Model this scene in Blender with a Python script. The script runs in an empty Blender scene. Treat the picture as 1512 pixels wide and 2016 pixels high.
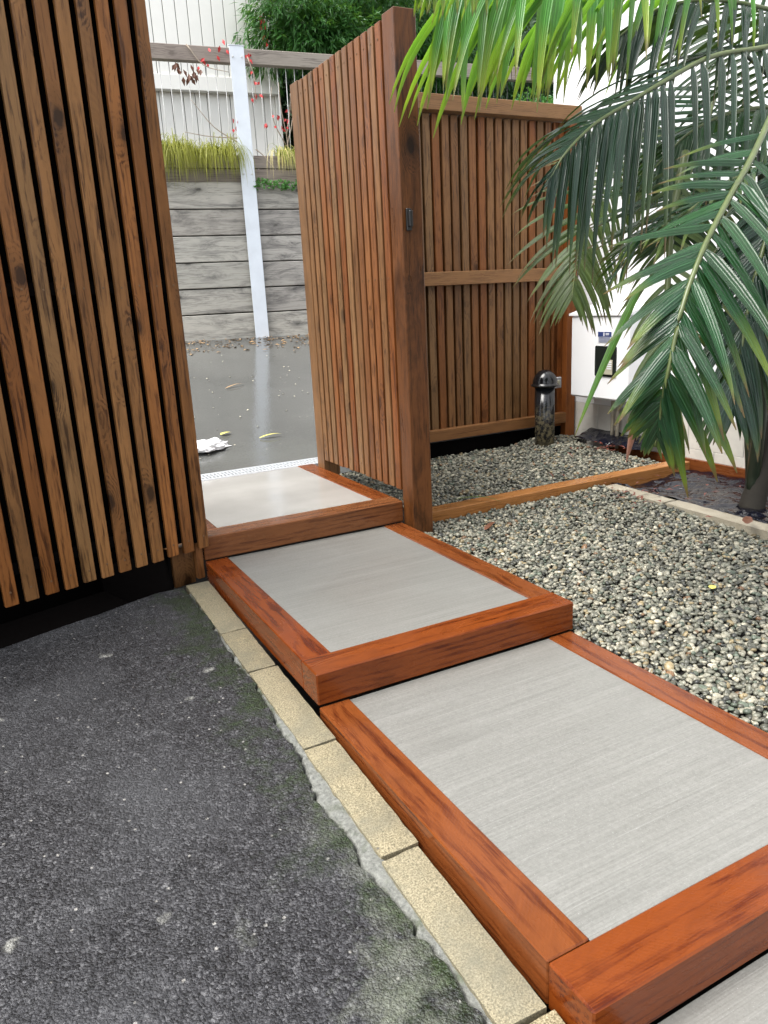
import bpy, bmesh, math, random
from mathutils import Vector, Matrix, noise
R = math.radians
random.seed(7)
S = bpy.context.scene
col = S.collection

# ------------------------------------------------------------------ camera
YAW, PITCH, ROLL, FPX = 0.47118, 0.271647, -0.0522637, 1493.47
CAM = Vector((0, 0, 1.15))
fwd = Vector((math.sin(YAW) * math.cos(PITCH), math.cos(YAW) * math.cos(PITCH), -math.sin(PITCH)))
rt0 = Vector((math.cos(YAW), -math.sin(YAW), 0))
up0 = rt0.cross(fwd)
rt = rt0 * math.cos(ROLL) + up0 * math.sin(ROLL)
up = -rt0 * math.sin(ROLL) + up0 * math.cos(ROLL)
cd = bpy.data.cameras.new('camera')
cam = bpy.data.objects.new('camera', cd)
col.objects.link(cam)
cam.matrix_world = Matrix(((rt.x, up.x, -fwd.x, CAM.x), (rt.y, up.y, -fwd.y, CAM.y), (rt.z, up.z, -fwd.z, CAM.z), (0, 0, 0, 1)))
cd.sensor_fit = 'HORIZONTAL'
cd.sensor_width = 36
cd.lens = FPX / 1512 * 36
cd.clip_start = 0.05
cd.clip_end = 400
S.camera = cam

def at(px, py, depth):
    """world point seen at photo pixel px, py and that many metres in front of the lens"""
    return CAM + (rt * ((px - 756) / FPX) - up * ((py - 1008) / FPX) + fwd) * depth

# ------------------------------------------------------------------ light
SUN_EL, SUN_AZ = R(62), R(-84)       # azimuth measured from +Y towards +X
SKY_STRENGTH, SUN_STRENGTH, EXPOSURE = 0.15, 1.5, 1.6
wd = bpy.data.worlds.new("World")
S.world = wd
wd.use_nodes = True
wn = wd.node_tree.nodes
wl = wd.node_tree.links
bg = wn['Background']
sky = wn.new('ShaderNodeTexSky')
sky.sky_type = 'NISHITA'
sky.sun_disc = False
sky.sun_elevation = SUN_EL
sky.sun_rotation = SUN_AZ
sky.dust_density = 3
hs = wn.new('ShaderNodeHueSaturation')
hs.inputs['Saturation'].default_value = 0.22
wl.new(sky.outputs[0], hs.inputs['Color'])
wl.new(hs.outputs[0], bg.inputs['Color'])
bg.inputs['Strength'].default_value = SKY_STRENGTH
sl = bpy.data.lights.new('sun', 'SUN')
sl.energy = SUN_STRENGTH
sl.angle = R(40)
sl.color = (1, .96, .9)
so = bpy.data.objects.new('sun', sl)
col.objects.link(so)
sd = Vector((math.sin(SUN_AZ) * math.cos(SUN_EL), math.cos(SUN_AZ) * math.cos(SUN_EL), math.sin(SUN_EL)))
so.rotation_euler = sd.to_track_quat('Z', 'Y').to_euler()
so.location = (0, 0, 12)
vs = S.view_settings
vs.view_transform = 'Standard'
vs.look = 'None'
vs.gamma = 1
vs.use_curve_mapping = False
vs.exposure = EXPOSURE

# ------------------------------------------------------------------ node helpers
class NT:
    def __init__(s, name):
        s.m = bpy.data.materials.new(name)
        s.m.use_nodes = True
        s.t = s.m.node_tree
        s.b = s.t.nodes['Principled BSDF']
        s.out = s.t.nodes['Material Output']
    def n(s, typ, ins=None, **kw):
        nd = s.t.nodes.new('ShaderNode' + typ)
        for k, v in kw.items():
            setattr(nd, k, v)
        for k, v in (ins or {}).items():
            s.set(nd.inputs[k], v)
        return nd
    def set(s, sock, v):
        if isinstance(v, bpy.types.NodeSocket):
            s.t.links.new(v, sock)
        else:
            sock.default_value = v
    def math(s, op, a, b=0.0, c=None):
        nd = s.n('Math', operation=op)
        s.set(nd.inputs[0], a)
        s.set(nd.inputs[1], b)
        if c is not None:
            s.set(nd.inputs[2], c)
        return nd.outputs[0]
    def coords(s, scale=(1, 1, 1), rnd=True):
        tc = s.n('TexCoord')
        v = tc.outputs['Object']
        if rnd:
            oi = s.n('ObjectInfo')
            cb = s.n('CombineXYZ', {0: s.math('MULTIPLY', oi.outputs['Random'], 37.0), 1: s.math('MULTIPLY', oi.outputs['Random'], 91.0), 2: s.math('MULTIPLY', oi.outputs['Random'], 53.0)})
            v = s.n('VectorMath', {0: v, 1: cb.outputs[0]}, operation='ADD').outputs[0]
        return s.n('VectorMath', {0: v, 1: scale}, operation='MULTIPLY').outputs[0]
    def noise(s, v, scale, detail=4, rough=.55, dist=0.0):
        return s.n('TexNoise', {'Vector': v, 'Scale': scale, 'Detail': detail, 'Roughness': rough, 'Distortion': dist}).outputs[0]
    def voro(s, v, scale, feature='F1', out='Distance', rand=1.0):
        return s.n('TexVoronoi', {'Vector': v, 'Scale': scale, 'Randomness': rand}, feature=feature).outputs[out]
    def ramp(s, f, stops):
        r = s.n('ValToRGB', {'Fac': f})
        el = r.color_ramp.elements
        while len(el) < len(stops):
            el.new(.5)
        for e, (p, c) in zip(el, stops):
            e.position = p
            e.color = (*c, 1) if not isinstance(c, (int, float)) else (c, c, c, 1)
        return r.outputs[0]
    def mix(s, f, a, b, mode='MIX'):
        nd = s.n('MixRGB', blend_type=mode)
        s.set(nd.inputs[0], f)
        for i, v in ((1, a), (2, b)):
            s.set(nd.inputs[i], (*v, 1) if isinstance(v, tuple) and len(v) == 3 else v)
        return nd.outputs[0]
    def rng(s, f, a, b, c=0.0, d=1.0):
        nd = s.n('MapRange', {0: f, 1: a, 2: b, 3: c, 4: d})
        return nd.outputs[0]
    def bump(s, h, strength, dist=.01, prev=None):
        nd = s.n('Bump', {'Height': h, 'Strength': strength, 'Distance': dist})
        if prev is not None:
            s.set(nd.inputs['Normal'], prev)
        return nd.outputs[0]
    def fin(s, color=None, rough=.5, normal=None, spec=None, coat=None):
        if color is not None:
            s.set(s.b.inputs['Base Color'], (*color, 1) if isinstance(color, tuple) and len(color) == 3 else color)
        s.set(s.b.inputs['Roughness'], rough)
        if normal is not None:
            s.set(s.b.inputs['Normal'], normal)
        if spec is not None:
            s.set(s.b.inputs['Specular IOR Level'], spec)
        if coat:
            s.b.inputs['Coat Weight'].default_value = coat[0]
            s.b.inputs['Coat Roughness'].default_value = coat[1]
        return s.m

def wood(name, dark, mid, light, stain, ring=34.0, wet=(.28, .5), knot=1.0, saw=0.0, coat=None, var=.35, dirt=.5, bumps=.5, wave=.15, spec=.22, stz=.22):
    t = NT(name)
    v = t.coords((1, 1, 1))
    oi = t.n('ObjectInfo')
    vg = t.n('VectorMath', {0: v, 1: (1, 1, .09)}, operation='MULTIPLY').outputs[0]
    # knots: rare cells along the board that push the grain aside
    vk = t.n('VectorMath', {0: v, 1: (5.5, 5.5, 3.0)}, operation='MULTIPLY').outputs[0]
    kd = t.voro(vk, 1.0, rand=1.0)
    kd2 = t.math('ADD', kd, t.math('MULTIPLY', t.math('SUBTRACT', t.noise(v, 25, 3), .5), .12))
    kmask = t.rng(kd2, .08, .15, 1.0, 0.0)
    kring = t.rng(kd2, .06, .36, 1.0, 0.0)
    off = t.math('MULTIPLY', kring, .035 * knot)
    cb = t.n('CombineXYZ', {0: off, 1: off, 2: 0.0})
    vg2 = t.n('VectorMath', {0: vg, 1: cb.outputs[0]}, operation='ADD').outputs[0]
    warp = t.n('VectorMath', {0: t.n('TexNoise', {'Vector': t.n('VectorMath', {0: v, 1: (1, 1, .14)}, operation='MULTIPLY').outputs[0], 'Scale': 9.0, 'Detail': 4.0}).outputs['Color'], 1: (.05, .05, .05)}, operation='MULTIPLY').outputs[0]
    vg2 = t.n('VectorMath', {0: vg2, 1: warp}, operation='ADD').outputs[0]
    wv = t.n('TexWave', {'Vector': vg2, 'Scale': ring, 'Distortion': 5.0, 'Detail': 3.0, 'Detail Scale': 2.2, 'Detail Roughness': .7}, wave_type='RINGS', rings_direction='Z').outputs['Fac']
    vf = t.n('VectorMath', {0: v, 1: (1, 1, .035)}, operation='MULTIPLY').outputs[0]
    fine = t.noise(vf, 420, 3, .6)
    streak = t.noise(t.n('VectorMath', {0: v, 1: (1, 1, .05)}, operation='MULTIPLY').outputs[0], 95, 4, .65, .3)
    mott = t.noise(t.n('VectorMath', {0: v, 1: (1, 1, .28)}, operation='MULTIPLY').outputs[0], 14, 5, .6, .6)
    g = t.math('ADD', t.math('ADD', t.math('MULTIPLY', wv, wave), t.math('MULTIPLY', streak, .50)), t.math('ADD', t.math('MULTIPLY', fine, .22), t.math('MULTIPLY', mott, .62 - wave)))
    c = t.ramp(g, [(.38, dark), (.51, mid), (.66, light)])
    st = t.rng(t.noise(t.n('VectorMath', {0: v, 1: (1, 1, stz)}, operation='MULTIPLY').outputs[0], 7.5, 7, .72, 1.4), .46, .78)
    c = t.mix(t.math('MULTIPLY', st, dirt), c, stain)
    c = t.mix(t.math('MULTIPLY', kmask, .85 * min(1, knot)), c, tuple(x * .35 for x in dark))
    c = t.mix(t.math('MULTIPLY', t.math('SUBTRACT', kring, kmask), .35 * min(1, knot)), c, stain)
    hsv = t.n('HueSaturation', {'Hue': t.rng(oi.outputs['Random'], 0, 1, .49, .512), 'Saturation': t.rng(oi.outputs['Random'], 0, 1, 1.06, .90), 'Value': t.rng(t.math('FRACT', t.math('MULTIPLY', oi.outputs['Random'], 17.3)), 0, 1, 1 - var, 1 + var), 'Color': c})
    h = t.math('ADD', t.math('MULTIPLY', wv, wave), t.math('ADD', t.math('MULTIPLY', streak, .6), t.math('MULTIPLY', fine, .6)))
    nrm = t.bump(h, bumps, .0012)
    if saw:
        sv = t.n('TexWave', {'Vector': v, 'Scale': 55.0, 'Distortion': 1.5, 'Detail': 1.0}, wave_type='BANDS', bands_direction='DIAGONAL').outputs['Fac']
        nrm = t.bump(sv, saw, .0008, nrm)
    rgh = t.rng(mott, .3, .7, wet[0], wet[1])
    return t.fin(hsv.outputs[0], rgh, nrm, spec=spec, coat=coat)

M = {}
M['batten'] = wood('stained_pine', (0.016, 0.005, 0.0015), (0.074, 0.0265, 0.0068), (0.225, 0.094, 0.027), (0.01, 0.004, 0.0015), var=.28, dirt=.6, wet=(.3, .5))
M['gate'] = wood('stained_pine_gate', (0.02, 0.0068, 0.0021), (0.066, 0.0238, 0.007), (0.17, 0.07, 0.0225), (0.013, 0.005, 0.002), var=.15, dirt=.5, wet=(.3, .5), knot=.8)
M['fence'] = wood('stained_pine_fence', (0.021, 0.0076, 0.0023), (0.07, 0.0266, 0.008), (0.18, 0.077, 0.025), (0.014, 0.0056, 0.0022), var=.15, dirt=.4, wet=(.35, .55), knot=.6)
M['rail'] = wood('stained_pine_rail', (0.05, 0.017, 0.0052), (0.115, 0.042, 0.0125), (0.21, 0.086, 0.027), (0.036, 0.0125, 0.005), var=.1, dirt=.3, wet=(.35, .55), knot=.6)
M['post'] = wood('stained_pine_post', (0.016, 0.0068, 0.0026), (0.048, 0.0205, 0.0068), (0.112, 0.049, 0.0165), (0.008, 0.004, 0.002), var=.08, dirt=.95, wet=(.25, .5), knot=1.2, stz=.35)
M['sleeper'] = wood('wet_redwood', (0.036, 0.0072, 0.002), (0.074, 0.0165, 0.004), (0.15, 0.042, 0.0095), (0.022, 0.0046, 0.002), ring=15, wave=.17, var=.10, stz=.55, dirt=.42, wet=(.14, .38), knot=.35, saw=.12, coat=(.12, .08), bumps=.5, spec=.2)
M['edging'] = wood('wet_orange_pine', (0.12, 0.032, 0.006), (0.22, 0.066, 0.0105), (0.33, 0.112, 0.021), (0.09, 0.022, 0.005), ring=26, var=.05, dirt=.35, wet=(.2, .4), knot=.3, saw=.3, bumps=.3)
M['grey'] = wood('weathered_timber', (0.12, 0.112, 0.095), (0.29, 0.275, 0.24), (0.47, 0.445, 0.39), (0.026, 0.026, 0.03), ring=16, wave=.1, var=.14, dirt=.95, wet=(.45, .7), knot=1.3)
M['greydark'] = wood('stained_grey_timber', (.07, .066, .06), (.22, .21, .19), (.42, .40, .36), (.018, .018, .024), ring=16, wave=.1, var=.2, dirt=1.0, wet=(.4, .65), knot=1.3)
M['beam'] = wood('weathered_rail', (.11, .085, .07), (.20, .165, .14), (.31, .265, .225), (.07, .055, .05), ring=16, var=.08, dirt=.4, wet=(.45, .7), knot=.5)

def m_black(name, c, r, bmp=0, sc=60):
    t = NT(name)
    n = t.noise(t.coords(rnd=False), sc, 4)
    return t.fin(t.mix(n, tuple(x * .7 for x in c), tuple(x * 1.3 for x in c)), r, t.bump(n, bmp, .004) if bmp else None)
M['void'] = m_black('shade_black_and_dark_board', (.004, .0035, .0035), 1)  # shade put into the colour, near black; also serves the dark plinth board
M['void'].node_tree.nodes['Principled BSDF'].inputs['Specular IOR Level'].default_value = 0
M['blackmetal'] = m_black('black_metal', (.01, .01, .01), .3)
M['soil'] = m_black('dark_soil', (.012, .010, .008), .9, .8, 40)

def m_concrete():
    t = NT('broomed_concrete')
    v = t.coords((1, 1, 1), rnd=False)
    vl = t.n('VectorMath', {0: v, 1: (.55, 1, 1)}, operation='MULTIPLY').outputs[0]
    vb = t.n('VectorMath', {0: v, 1: (.012, 1, 1)}, operation='MULTIPLY').outputs[0]
    lines = t.noise(vb, 230, 2, .6)
    lines2 = t.noise(vb, 45, 2, .5, .4)
    spk = t.noise(v, 300, 2, .7)
    big = t.noise(v, 3.5, 3, .5)
    f = t.math('ADD', t.math('MULTIPLY', lines, .35), t.math('ADD', t.math('MULTIPLY', lines2, .17), t.math('MULTIPLY', t.noise(v, 120, 3, .7), .40)))
    c = t.ramp(f, [(.32, (.135, .134, .122)), (.66, (.225, .223, .206))])
    c = t.mix(t.rng(spk, .66, .8), c, (.42, .42, .41))
    c = t.mix(t.rng(t.voro(v, 85), .10, .04, 0, .5), c, (.11, .11, .105))
    h = t.math('ADD', t.math('MULTIPLY', lines, 1.0), t.math('MULTIPLY', t.noise(v, 190, 3), .7))
    c = t.mix(t.rng(t.noise(t.n('VectorMath', {0: v, 1: (.006, 1, 1)}, operation='MULTIPLY').outputs[0], 330, 1, .5), .62, .80, 0, .22), c, (.36, .36, .345))
    c = t.mix(t.rng(t.noise(v, 2.2, 5, .6), .55, .75, 0, .35), c, (.15, .145, .13))
    return t.fin(c, t.rng(big, .3, .7, .28, .46), t.bump(h, .5, .0016))
M['concrete'] = m_concrete()
def m_smooth_concrete():
    t = NT('wet_smooth_concrete')
    v = t.coords((1, 1, 1), rnd=False)
    big = t.noise(v, 4, 4, .5)
    c = t.ramp(t.math('ADD', t.math('MULTIPLY', big, .7), t.math('MULTIPLY', t.noise(v, 160, 3), .3)), [(.3, (.25, .243, .225)), (.75, (.33, .322, .30))])
    return t.fin(c, t.rng(big, .3, .7, .10, .22), t.bump(t.noise(v, 55, 3), .12, .001))
M['smooth_concrete'] = m_smooth_concrete()

def m_asphalt():
    t = NT('worn_asphalt')
    v = t.coords(rnd=False)
    vw = t.n('VectorMath', {0: v, 1: t.n('VectorMath', {0: t.n('TexNoise', {'Vector': v, 'Scale': 60.0}).outputs['Color'], 1: (.012, .012, .012)}, operation='MULTIPLY').outputs[0]}, operation='ADD').outputs[0]
    a = t.voro(vw, 175)
    b = t.voro(vw, 340)
    cc = t.n('TexVoronoi', {'Vector': vw, 'Scale': 175.0}).outputs['Color']
    hue = t.n('SeparateColor', {0: cc}).outputs[0]
    n1 = t.noise(v, 1.6, 5, .6)
    n2 = t.noise(v, 34, 4, .7)
    big = t.noise(v, 5.5, 4, .65)
    c = t.ramp(t.math('ADD', t.math('MULTIPLY', hue, .45), t.math('MULTIPLY', n2, .55)), [(.28, (.006, .006, .007)), (.48, (.022, .022, .025)), (.66, (.050, .050, .055)), (.84, (.15, .15, .155))])
    c = t.mix(t.rng(n1, .35, .65, .55, 0), c, (.028, .026, .029), 'MULTIPLY') if False else c
    c = t.mix(t.rng(n1, .45, .68, 0, .55), c, (.075, .077, .083))
    c = t.mix(t.rng(big, .60, .74, 0, .5), c, (.022, .022, .026))
    # pale lichen / droppings spots
    sp = t.voro(t.n('VectorMath', {0: v, 1: t.n('VectorMath', {0: t.n('TexNoise', {'Vector': v, 'Scale': 18.0}).outputs['Color'], 1: (.06, .06, .06)}, operation='MULTIPLY').outputs[0]}, operation='ADD').outputs[0], 4.2)
    c = t.mix(t.math('MULTIPLY', t.rng(sp, .105, .055), t.rng(n2, .35, .6)), c, (.34, .34, .31))
    sp2 = t.voro(v, 21)
    c = t.mix(t.rng(sp2, .10, .05), c, (.30, .29, .27))
    # moss gathering along the paver edge
    x = t.n('SeparateXYZ', {0: v}).outputs[0]
    y = t.n('SeparateXYZ', {0: v}).outputs[1]
    edge = t.rng(x, .20, .57, 0, 1)
    mn = t.noise(v, 9, 6, .72)
    mo = t.rng(t.math('ADD', mn, t.math('MULTIPLY', edge, .33)), .72, .86)
    mossc = t.ramp(t.noise(v, 70, 3), [(.3, (.004, .009, .002)), (.7, (.024, .045, .009))])
    c = t.mix(t.math('MULTIPLY', mo, t.math('MULTIPLY', edge, .9)), c, mossc)
    li = t.rng(t.math('ADD', t.noise(v, 4.2, 6, .7), t.math('MULTIPLY', t.rng(x, .15, .55), .24)), .68, .84, 0, .65)
    c = t.mix(t.math('MULTIPLY', li, t.rng(y, 1.7, .9)), c, (.21, .225, .175))
    h = t.math('ADD', t.math('MULTIPLY', a, -1.0), t.math('ADD', t.math('MULTIPLY', b, -.4), t.math('MULTIPLY', n2, .9)))
    return t.fin(c, t.rng(n1, .3, .7, .42, .62), t.bump(h, .9, .008))
M['asphalt'] = m_asphalt()

def m_wet_road():
    t = NT('wet_driveway')
    v = t.coords(rnd=False)
    n1 = t.noise(v, .9, 4, .6)
    n2 = t.noise(v, 120, 3, .7)
    c = t.ramp(t.math('ADD', t.math('MULTIPLY', n1, .6), t.math('MULTIPLY', n2, .4)), [(.3, (.065, .067, .064)), (.7, (.125, .127, .120))])
    c = t.mix(t.rng(t.voro(v, 11), .06, .03), c, (.42, .40, .33))
    h = t.math('ADD', t.noise(v, 60, 3), t.math('MULTIPLY', t.noise(v, 9, 3), 1.2))
    return t.fin(c, t.rng(n1, .35, .65, .05, .2), t.bump(h, .12, .005), spec=1.0)
M['road'] = m_wet_road()

def m_paver():
    t = NT('yellow_paver')
    v = t.coords()
    n = t.noise(v, 260, 3, .7)
    b = t.noise(v, 6, 5, .65)
    oi = t.n('ObjectInfo').outputs['Random']
    c = t.ramp(n, [(.36, (.075, .062, .034)), (.5, (.24, .20, .115)), (.66, (.40, .35, .23))])
    c = t.mix(t.rng(b, .45, .72, 0, .8), c, (.11, .105, .075))
    c = t.mix(t.math('MULTIPLY', oi, .35), c, (.19, .185, .14))
    c = t.mix(t.rng(t.voro(v, 14), .07, .04), c, (.10, .09, .07))
    return t.fin(c, .62, t.bump(n, .6, .003))
M['paver'] = m_paver()
def m_mortar():
    t = NT('broken_mortar')
    v = t.coords(rnd=False)
    n = t.noise(v, 90, 5, .75)
    c = t.ramp(n, [(.3, (.08, .084, .074)), (.7, (.27, .275, .25))])
    c = t.mix(t.rng(t.noise(v, 13, 4), .5, .66, 0, .7), c, (.055, .075, .025))
    return t.fin(c, .75, t.bump(n, 1.0, .006))
M['mortar'] = m_mortar()
def m_kerb():
    t = NT('old_concrete_kerb')
    v = t.coords()
    n = t.noise(v, 200, 4, .7)
    c = t.ramp(t.math('ADD', t.math('MULTIPLY', n, .5), t.math('MULTIPLY', t.noise(v, 8, 4), .5)), [(.3, (.20, .17, .12)), (.7, (.44, .40, .31))])
    return t.fin(c, .6, t.bump(n, .5, .003))
M['kerb'] = m_kerb()

def m_pebble():
    t = NT('river_pebbles')
    a = t.n('VertexColor', layer_name='Col').outputs[0]
    v = t.coords(rnd=False)
    n = t.noise(v, 190, 3, .6)
    c = t.mix(.55, a, t.ramp(n, [(.3, .3), (.7, .95)]), 'MULTIPLY')
    return t.fin(c, t.rng(n, .3, .7, .26, .5), t.bump(t.noise(v, 500, 2), .15, .001))
M['pebble'] = m_pebble()

def m_plain(name, c, r=.5, metal=0, nsc=30, amt=.12, bmp=0, spec=None):
    t = NT(name)
    n = t.noise(t.coords(), nsc, 5, .6)
    t.fin(t.mix(n, tuple(x * (1 - amt) for x in c), tuple(min(1, x * (1 + amt)) for x in c)), r, t.bump(n, bmp, .002) if bmp else None, spec)
    t.b.inputs['Metallic'].default_value = metal
    return t.m
M['whitewall'] = m_plain('white_painted_block', (.72, .73, .74), .45, nsc=40, amt=.04, bmp=.35)
M['plinth'] = m_plain('mottled_plinth', (.52, .50, .45), .6, nsc=9, amt=.3, bmp=.2)  # lowest block courses, darker and more mottled than the rest
M['grout'] = m_plain('painted_joint', (.50, .51, .52), .6)
M['cladding'] = m_plain('white_cladding', (.86, .85, .80), .5, nsc=8, amt=.05)
M['cladgap'] = m_plain('cladding_shadow_gap', (.10, .10, .10), .7)
M['trim'] = m_plain('beige_trim', (.62, .56, .45), .5)
M['galv'] = m_plain('galvanised_steel', (.52, .54, .56), .28, metal=.35, nsc=50, amt=.12)
M['steelpost'] = m_plain('pale_painted_steel', (.72, .77, .82), .3, nsc=7, amt=.14)
M['picket'] = m_plain('pale_grey_steel', (.62, .62, .60), .4)
M['darkpicket'] = m_plain('dark_steel', (.05, .05, .05), .4)
M['boxwhite'] = m_plain('white_enamel', (.82, .83, .84), .25, amt=.02)
M['label_blue'] = m_plain('blue_label', (.03, .05, .16), .3)
M['label_white'] = m_plain('white_print', (.75, .76, .78), .4)
M['screen_dark'] = m_plain('dark_display_window', (.012, .016, .014), .15, spec=.3)
M['beigepart'] = m_plain('beige_dial', (.42, .40, .30), .4)
M['pvc'] = m_plain('gloss_black_pipe', (.006, .006, .007), .16, nsc=20, amt=.3)
M['bag'] = m_plain('white_plastic_bag', (.82, .82, .82), .3, nsc=60, amt=.05)
M['redleaf'] = m_plain('red_creeper_leaf', (.62, .05, .05), .5, nsc=20, amt=.3)
M['brownleaf'] = m_plain('brown_dead_leaf', (.13, .05, .025), .5, nsc=20, amt=.5)
M['yellowleaf'] = m_plain('yellow_fallen_leaf', (.55, .50, .12), .5, nsc=20, amt=.3)
M['paleleaf'] = m_plain('pale_leaf_litter', (.36, .22, .10), .6, nsc=20, amt=.5)
M['twig'] = m_plain('dry_twig', (.38, .31, .24), .7, nsc=20, amt=.3)
M['trunk'] = m_plain('dark_bark', (.022, .018, .012), .8, nsc=30, amt=.5, bmp=.6)

def m_pipe():
    t = NT('muddy_black_pipe')
    v = t.coords(rnd=False)
    n = t.noise(v, 45, 6, .75)
    z = t.n('SeparateXYZ', {0: v}).outputs[2]
    f = t.math('MULTIPLY', t.rng(n, .47, .56), t.rng(z, .20, .42, 1, 0))
    f = t.math('MAXIMUM', f, t.math('MULTIPLY', t.rng(z, .10, .18, 1, 0), .9))
    c = t.mix(f, (.010, .011, .013), (.17, .14, .075))
    return t.fin(c, t.math('ADD', .14, t.math('MULTIPLY', f, .5)), t.bump(n, .15, .003))
M['pipe'] = m_pipe()
def m_film():
    t = NT('wet_black_polythene')
    v = t.coords(rnd=False)
    n = t.noise(v, 7, 3, .5, 1.2)
    return t.fin((.004, .0045, .010), t.rng(n, .3, .7, .05, .13), t.bump(n, .7, .04), spec=.45)
M['film'] = m_film()

def m_leaf(name, base, tip, under=(.2, .35, .03), trans=.25, rough=.3, var=.3, tipamt=.0, bmpdrops=.3, sc=260, ribamt=0.0, spec=.3):
    t = NT(name)
    v = t.coords()
    a = t.n('Attribute', attribute_name='t').outputs['Fac']
    n = t.noise(v, 22, 4)
    oi = t.n('ObjectInfo').outputs['Random']
    c = t.mix(n, tuple(x * .65 for x in base), tuple(x * 1.35 for x in base))
    tf = t.math('MULTIPLY', t.rng(t.math('ADD', a, t.math('MULTIPLY', t.math('SUBTRACT', oi, .5), .5)), .62, 1.05), tipamt)
    c = t.mix(tf, c, tip)
    c = t.n('HueSaturation', {'Hue': t.rng(oi, 0, 1, .485, .515), 'Value': t.rng(t.math('FRACT', t.math('MULTIPLY', oi, 13.7)), 0, 1, 1 - var, 1 + var), 'Color': c}).outputs[0]
    wa = t.n('Attribute', attribute_name='w').outputs['Fac']
    ribs = t.math('SINE', t.math('MULTIPLY', wa, 15.0))
    mid = t.rng(t.math('ABSOLUTE', wa), .0, .10, 1, 0)
    c = t.mix(t.math('MULTIPLY', mid, ribamt * .5), c, tuple(min(1, x * 3.2 + .02) for x in base))
    c = t.mix(t.math('MULTIPLY', t.rng(t.math('ADD', a, t.math('MULTIPLY', oi, .12)), .93, 1.02), ribamt * .9), c, (.10, .055, .02))
    d = t.math('ADD', t.rng(t.voro(v, sc), .0, .35, 1, 0), t.math('MULTIPLY', ribs, ribamt * .7))
    t.fin(c, rough, t.bump(d, bmpdrops, .0015), spec=spec)
    tr = t.n('BsdfTranslucent', {'Color': t.mix(.45, c, under)})
    mx = t.n('MixShader', {0: trans, 1: t.b.outputs[0], 2: tr.outputs[0]})
    t.t.links.new(mx.outputs[0], t.out.inputs[0])
    return t.m
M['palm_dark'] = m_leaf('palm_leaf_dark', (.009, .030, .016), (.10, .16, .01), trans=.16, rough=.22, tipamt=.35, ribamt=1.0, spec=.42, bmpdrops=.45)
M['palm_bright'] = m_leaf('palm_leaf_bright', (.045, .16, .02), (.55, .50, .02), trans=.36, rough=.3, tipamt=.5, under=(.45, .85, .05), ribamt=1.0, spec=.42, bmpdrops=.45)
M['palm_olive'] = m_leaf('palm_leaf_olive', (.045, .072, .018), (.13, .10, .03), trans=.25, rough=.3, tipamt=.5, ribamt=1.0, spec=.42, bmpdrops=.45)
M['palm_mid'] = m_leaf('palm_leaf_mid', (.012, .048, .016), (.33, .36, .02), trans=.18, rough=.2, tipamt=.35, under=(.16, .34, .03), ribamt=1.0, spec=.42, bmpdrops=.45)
M['stem'] = m_plain('palm_stem', (.085, .11, .035), .35, nsc=25, amt=.45)
M['stemdark'] = m_plain('palm_stem_dark', (.013, .020, .010), .35, nsc=25, amt=.4)
M['hedge'] = m_leaf('hedge_leaf', (.045, .13, .028), (.2, .3, .03), trans=.3, rough=.35, var=.0, bmpdrops=0, under=(.25, .5, .05))
M['hedgedark'] = m_leaf('dark_conifer_leaf', (.022, .07, .028), (.1, .2, .03), trans=.25, rough=.4, var=.0, bmpdrops=0)
M['grass'] = m_leaf('tuft_grass', (.24, .27, .035), (.78, .64, .30), trans=.3, rough=.5, var=0, tipamt=1.0, bmpdrops=0, under=(.5, .6, .12))
M['creeper'] = m_leaf('small_creeper_leaf', (.08, .24, .06), (.2, .3, .03), trans=.3, rough=.35, var=0, bmpdrops=0)

# ------------------------------------------------------------------ object helpers
WM = {}
def link(name, me, mat=None, parent=None, mw=None):
    o = bpy.data.objects.new(name, me)
    col.objects.link(o)
    mw = mw if mw is not None else Matrix()
    WM[o.name] = mw
    if parent is not None:
        o.parent = parent
        o.matrix_basis = WM[parent.name].inverted() @ mw
    else:
        o.matrix_basis = mw
    if me is not None and mat is not None and not me.materials:
        me.materials.append(mat)
    return o
def tag(o, label=None, cat=None, group=None, kind=None):
    for k, v in (('label', label), ('category', cat), ('group', group), ('kind', kind)):
        if v:
            o[k] = v
    return o
def thing(name, loc, label, cat, group=None):
    return tag(link(name, None, mw=Matrix.Translation(loc)), label, cat, group)
def mesh(name, vs_, fs, mat=None, smooth=False):
    me = bpy.data.meshes.new(name)
    me.from_pydata([tuple(v) for v in vs_], [], fs)
    if smooth:
        me.polygons.foreach_set('use_smooth', [True] * len(me.polygons))
    if mat:
        me.materials.append(mat)
    me.update()
    return me
BOX = {}
def boxmesh(w, h, l, mat, bev=.002, key=None):
    """box centred on x/y, running 0..l along local Z, with chamfered edges"""
    k = (round(w, 4), round(h, 4), round(l, 4), mat.name, bev, key)
    if k in BOX:
        return BOX[k]
    bm = bmesh.new()
    bmesh.ops.create_cube(bm, size=1)
    for v in bm.verts:
        v.co = Vector((v.co.x * w, v.co.y * h, (v.co.z + .5) * l))
    if bev:
        bmesh.ops.bevel(bm, geom=list(bm.edges), offset=bev, segments=1, affect='EDGES')
    me = bpy.data.meshes.new('timber')
    bm.to_mesh(me)
    bm.free()
    me.materials.append(mat)
    BOX[k] = me
    return me
def frame(a, b, upv=(0, 0, 1)):
    z = (b - a).normalized()
    y = Vector(upv)
    y = (y - z * y.dot(z)).normalized()
    x = y.cross(z)
    return Matrix(((x.x, y.x, z.x, a.x), (x.y, y.y, z.y, a.y), (x.z, y.z, z.z, a.z), (0, 0, 0, 1)))
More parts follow.
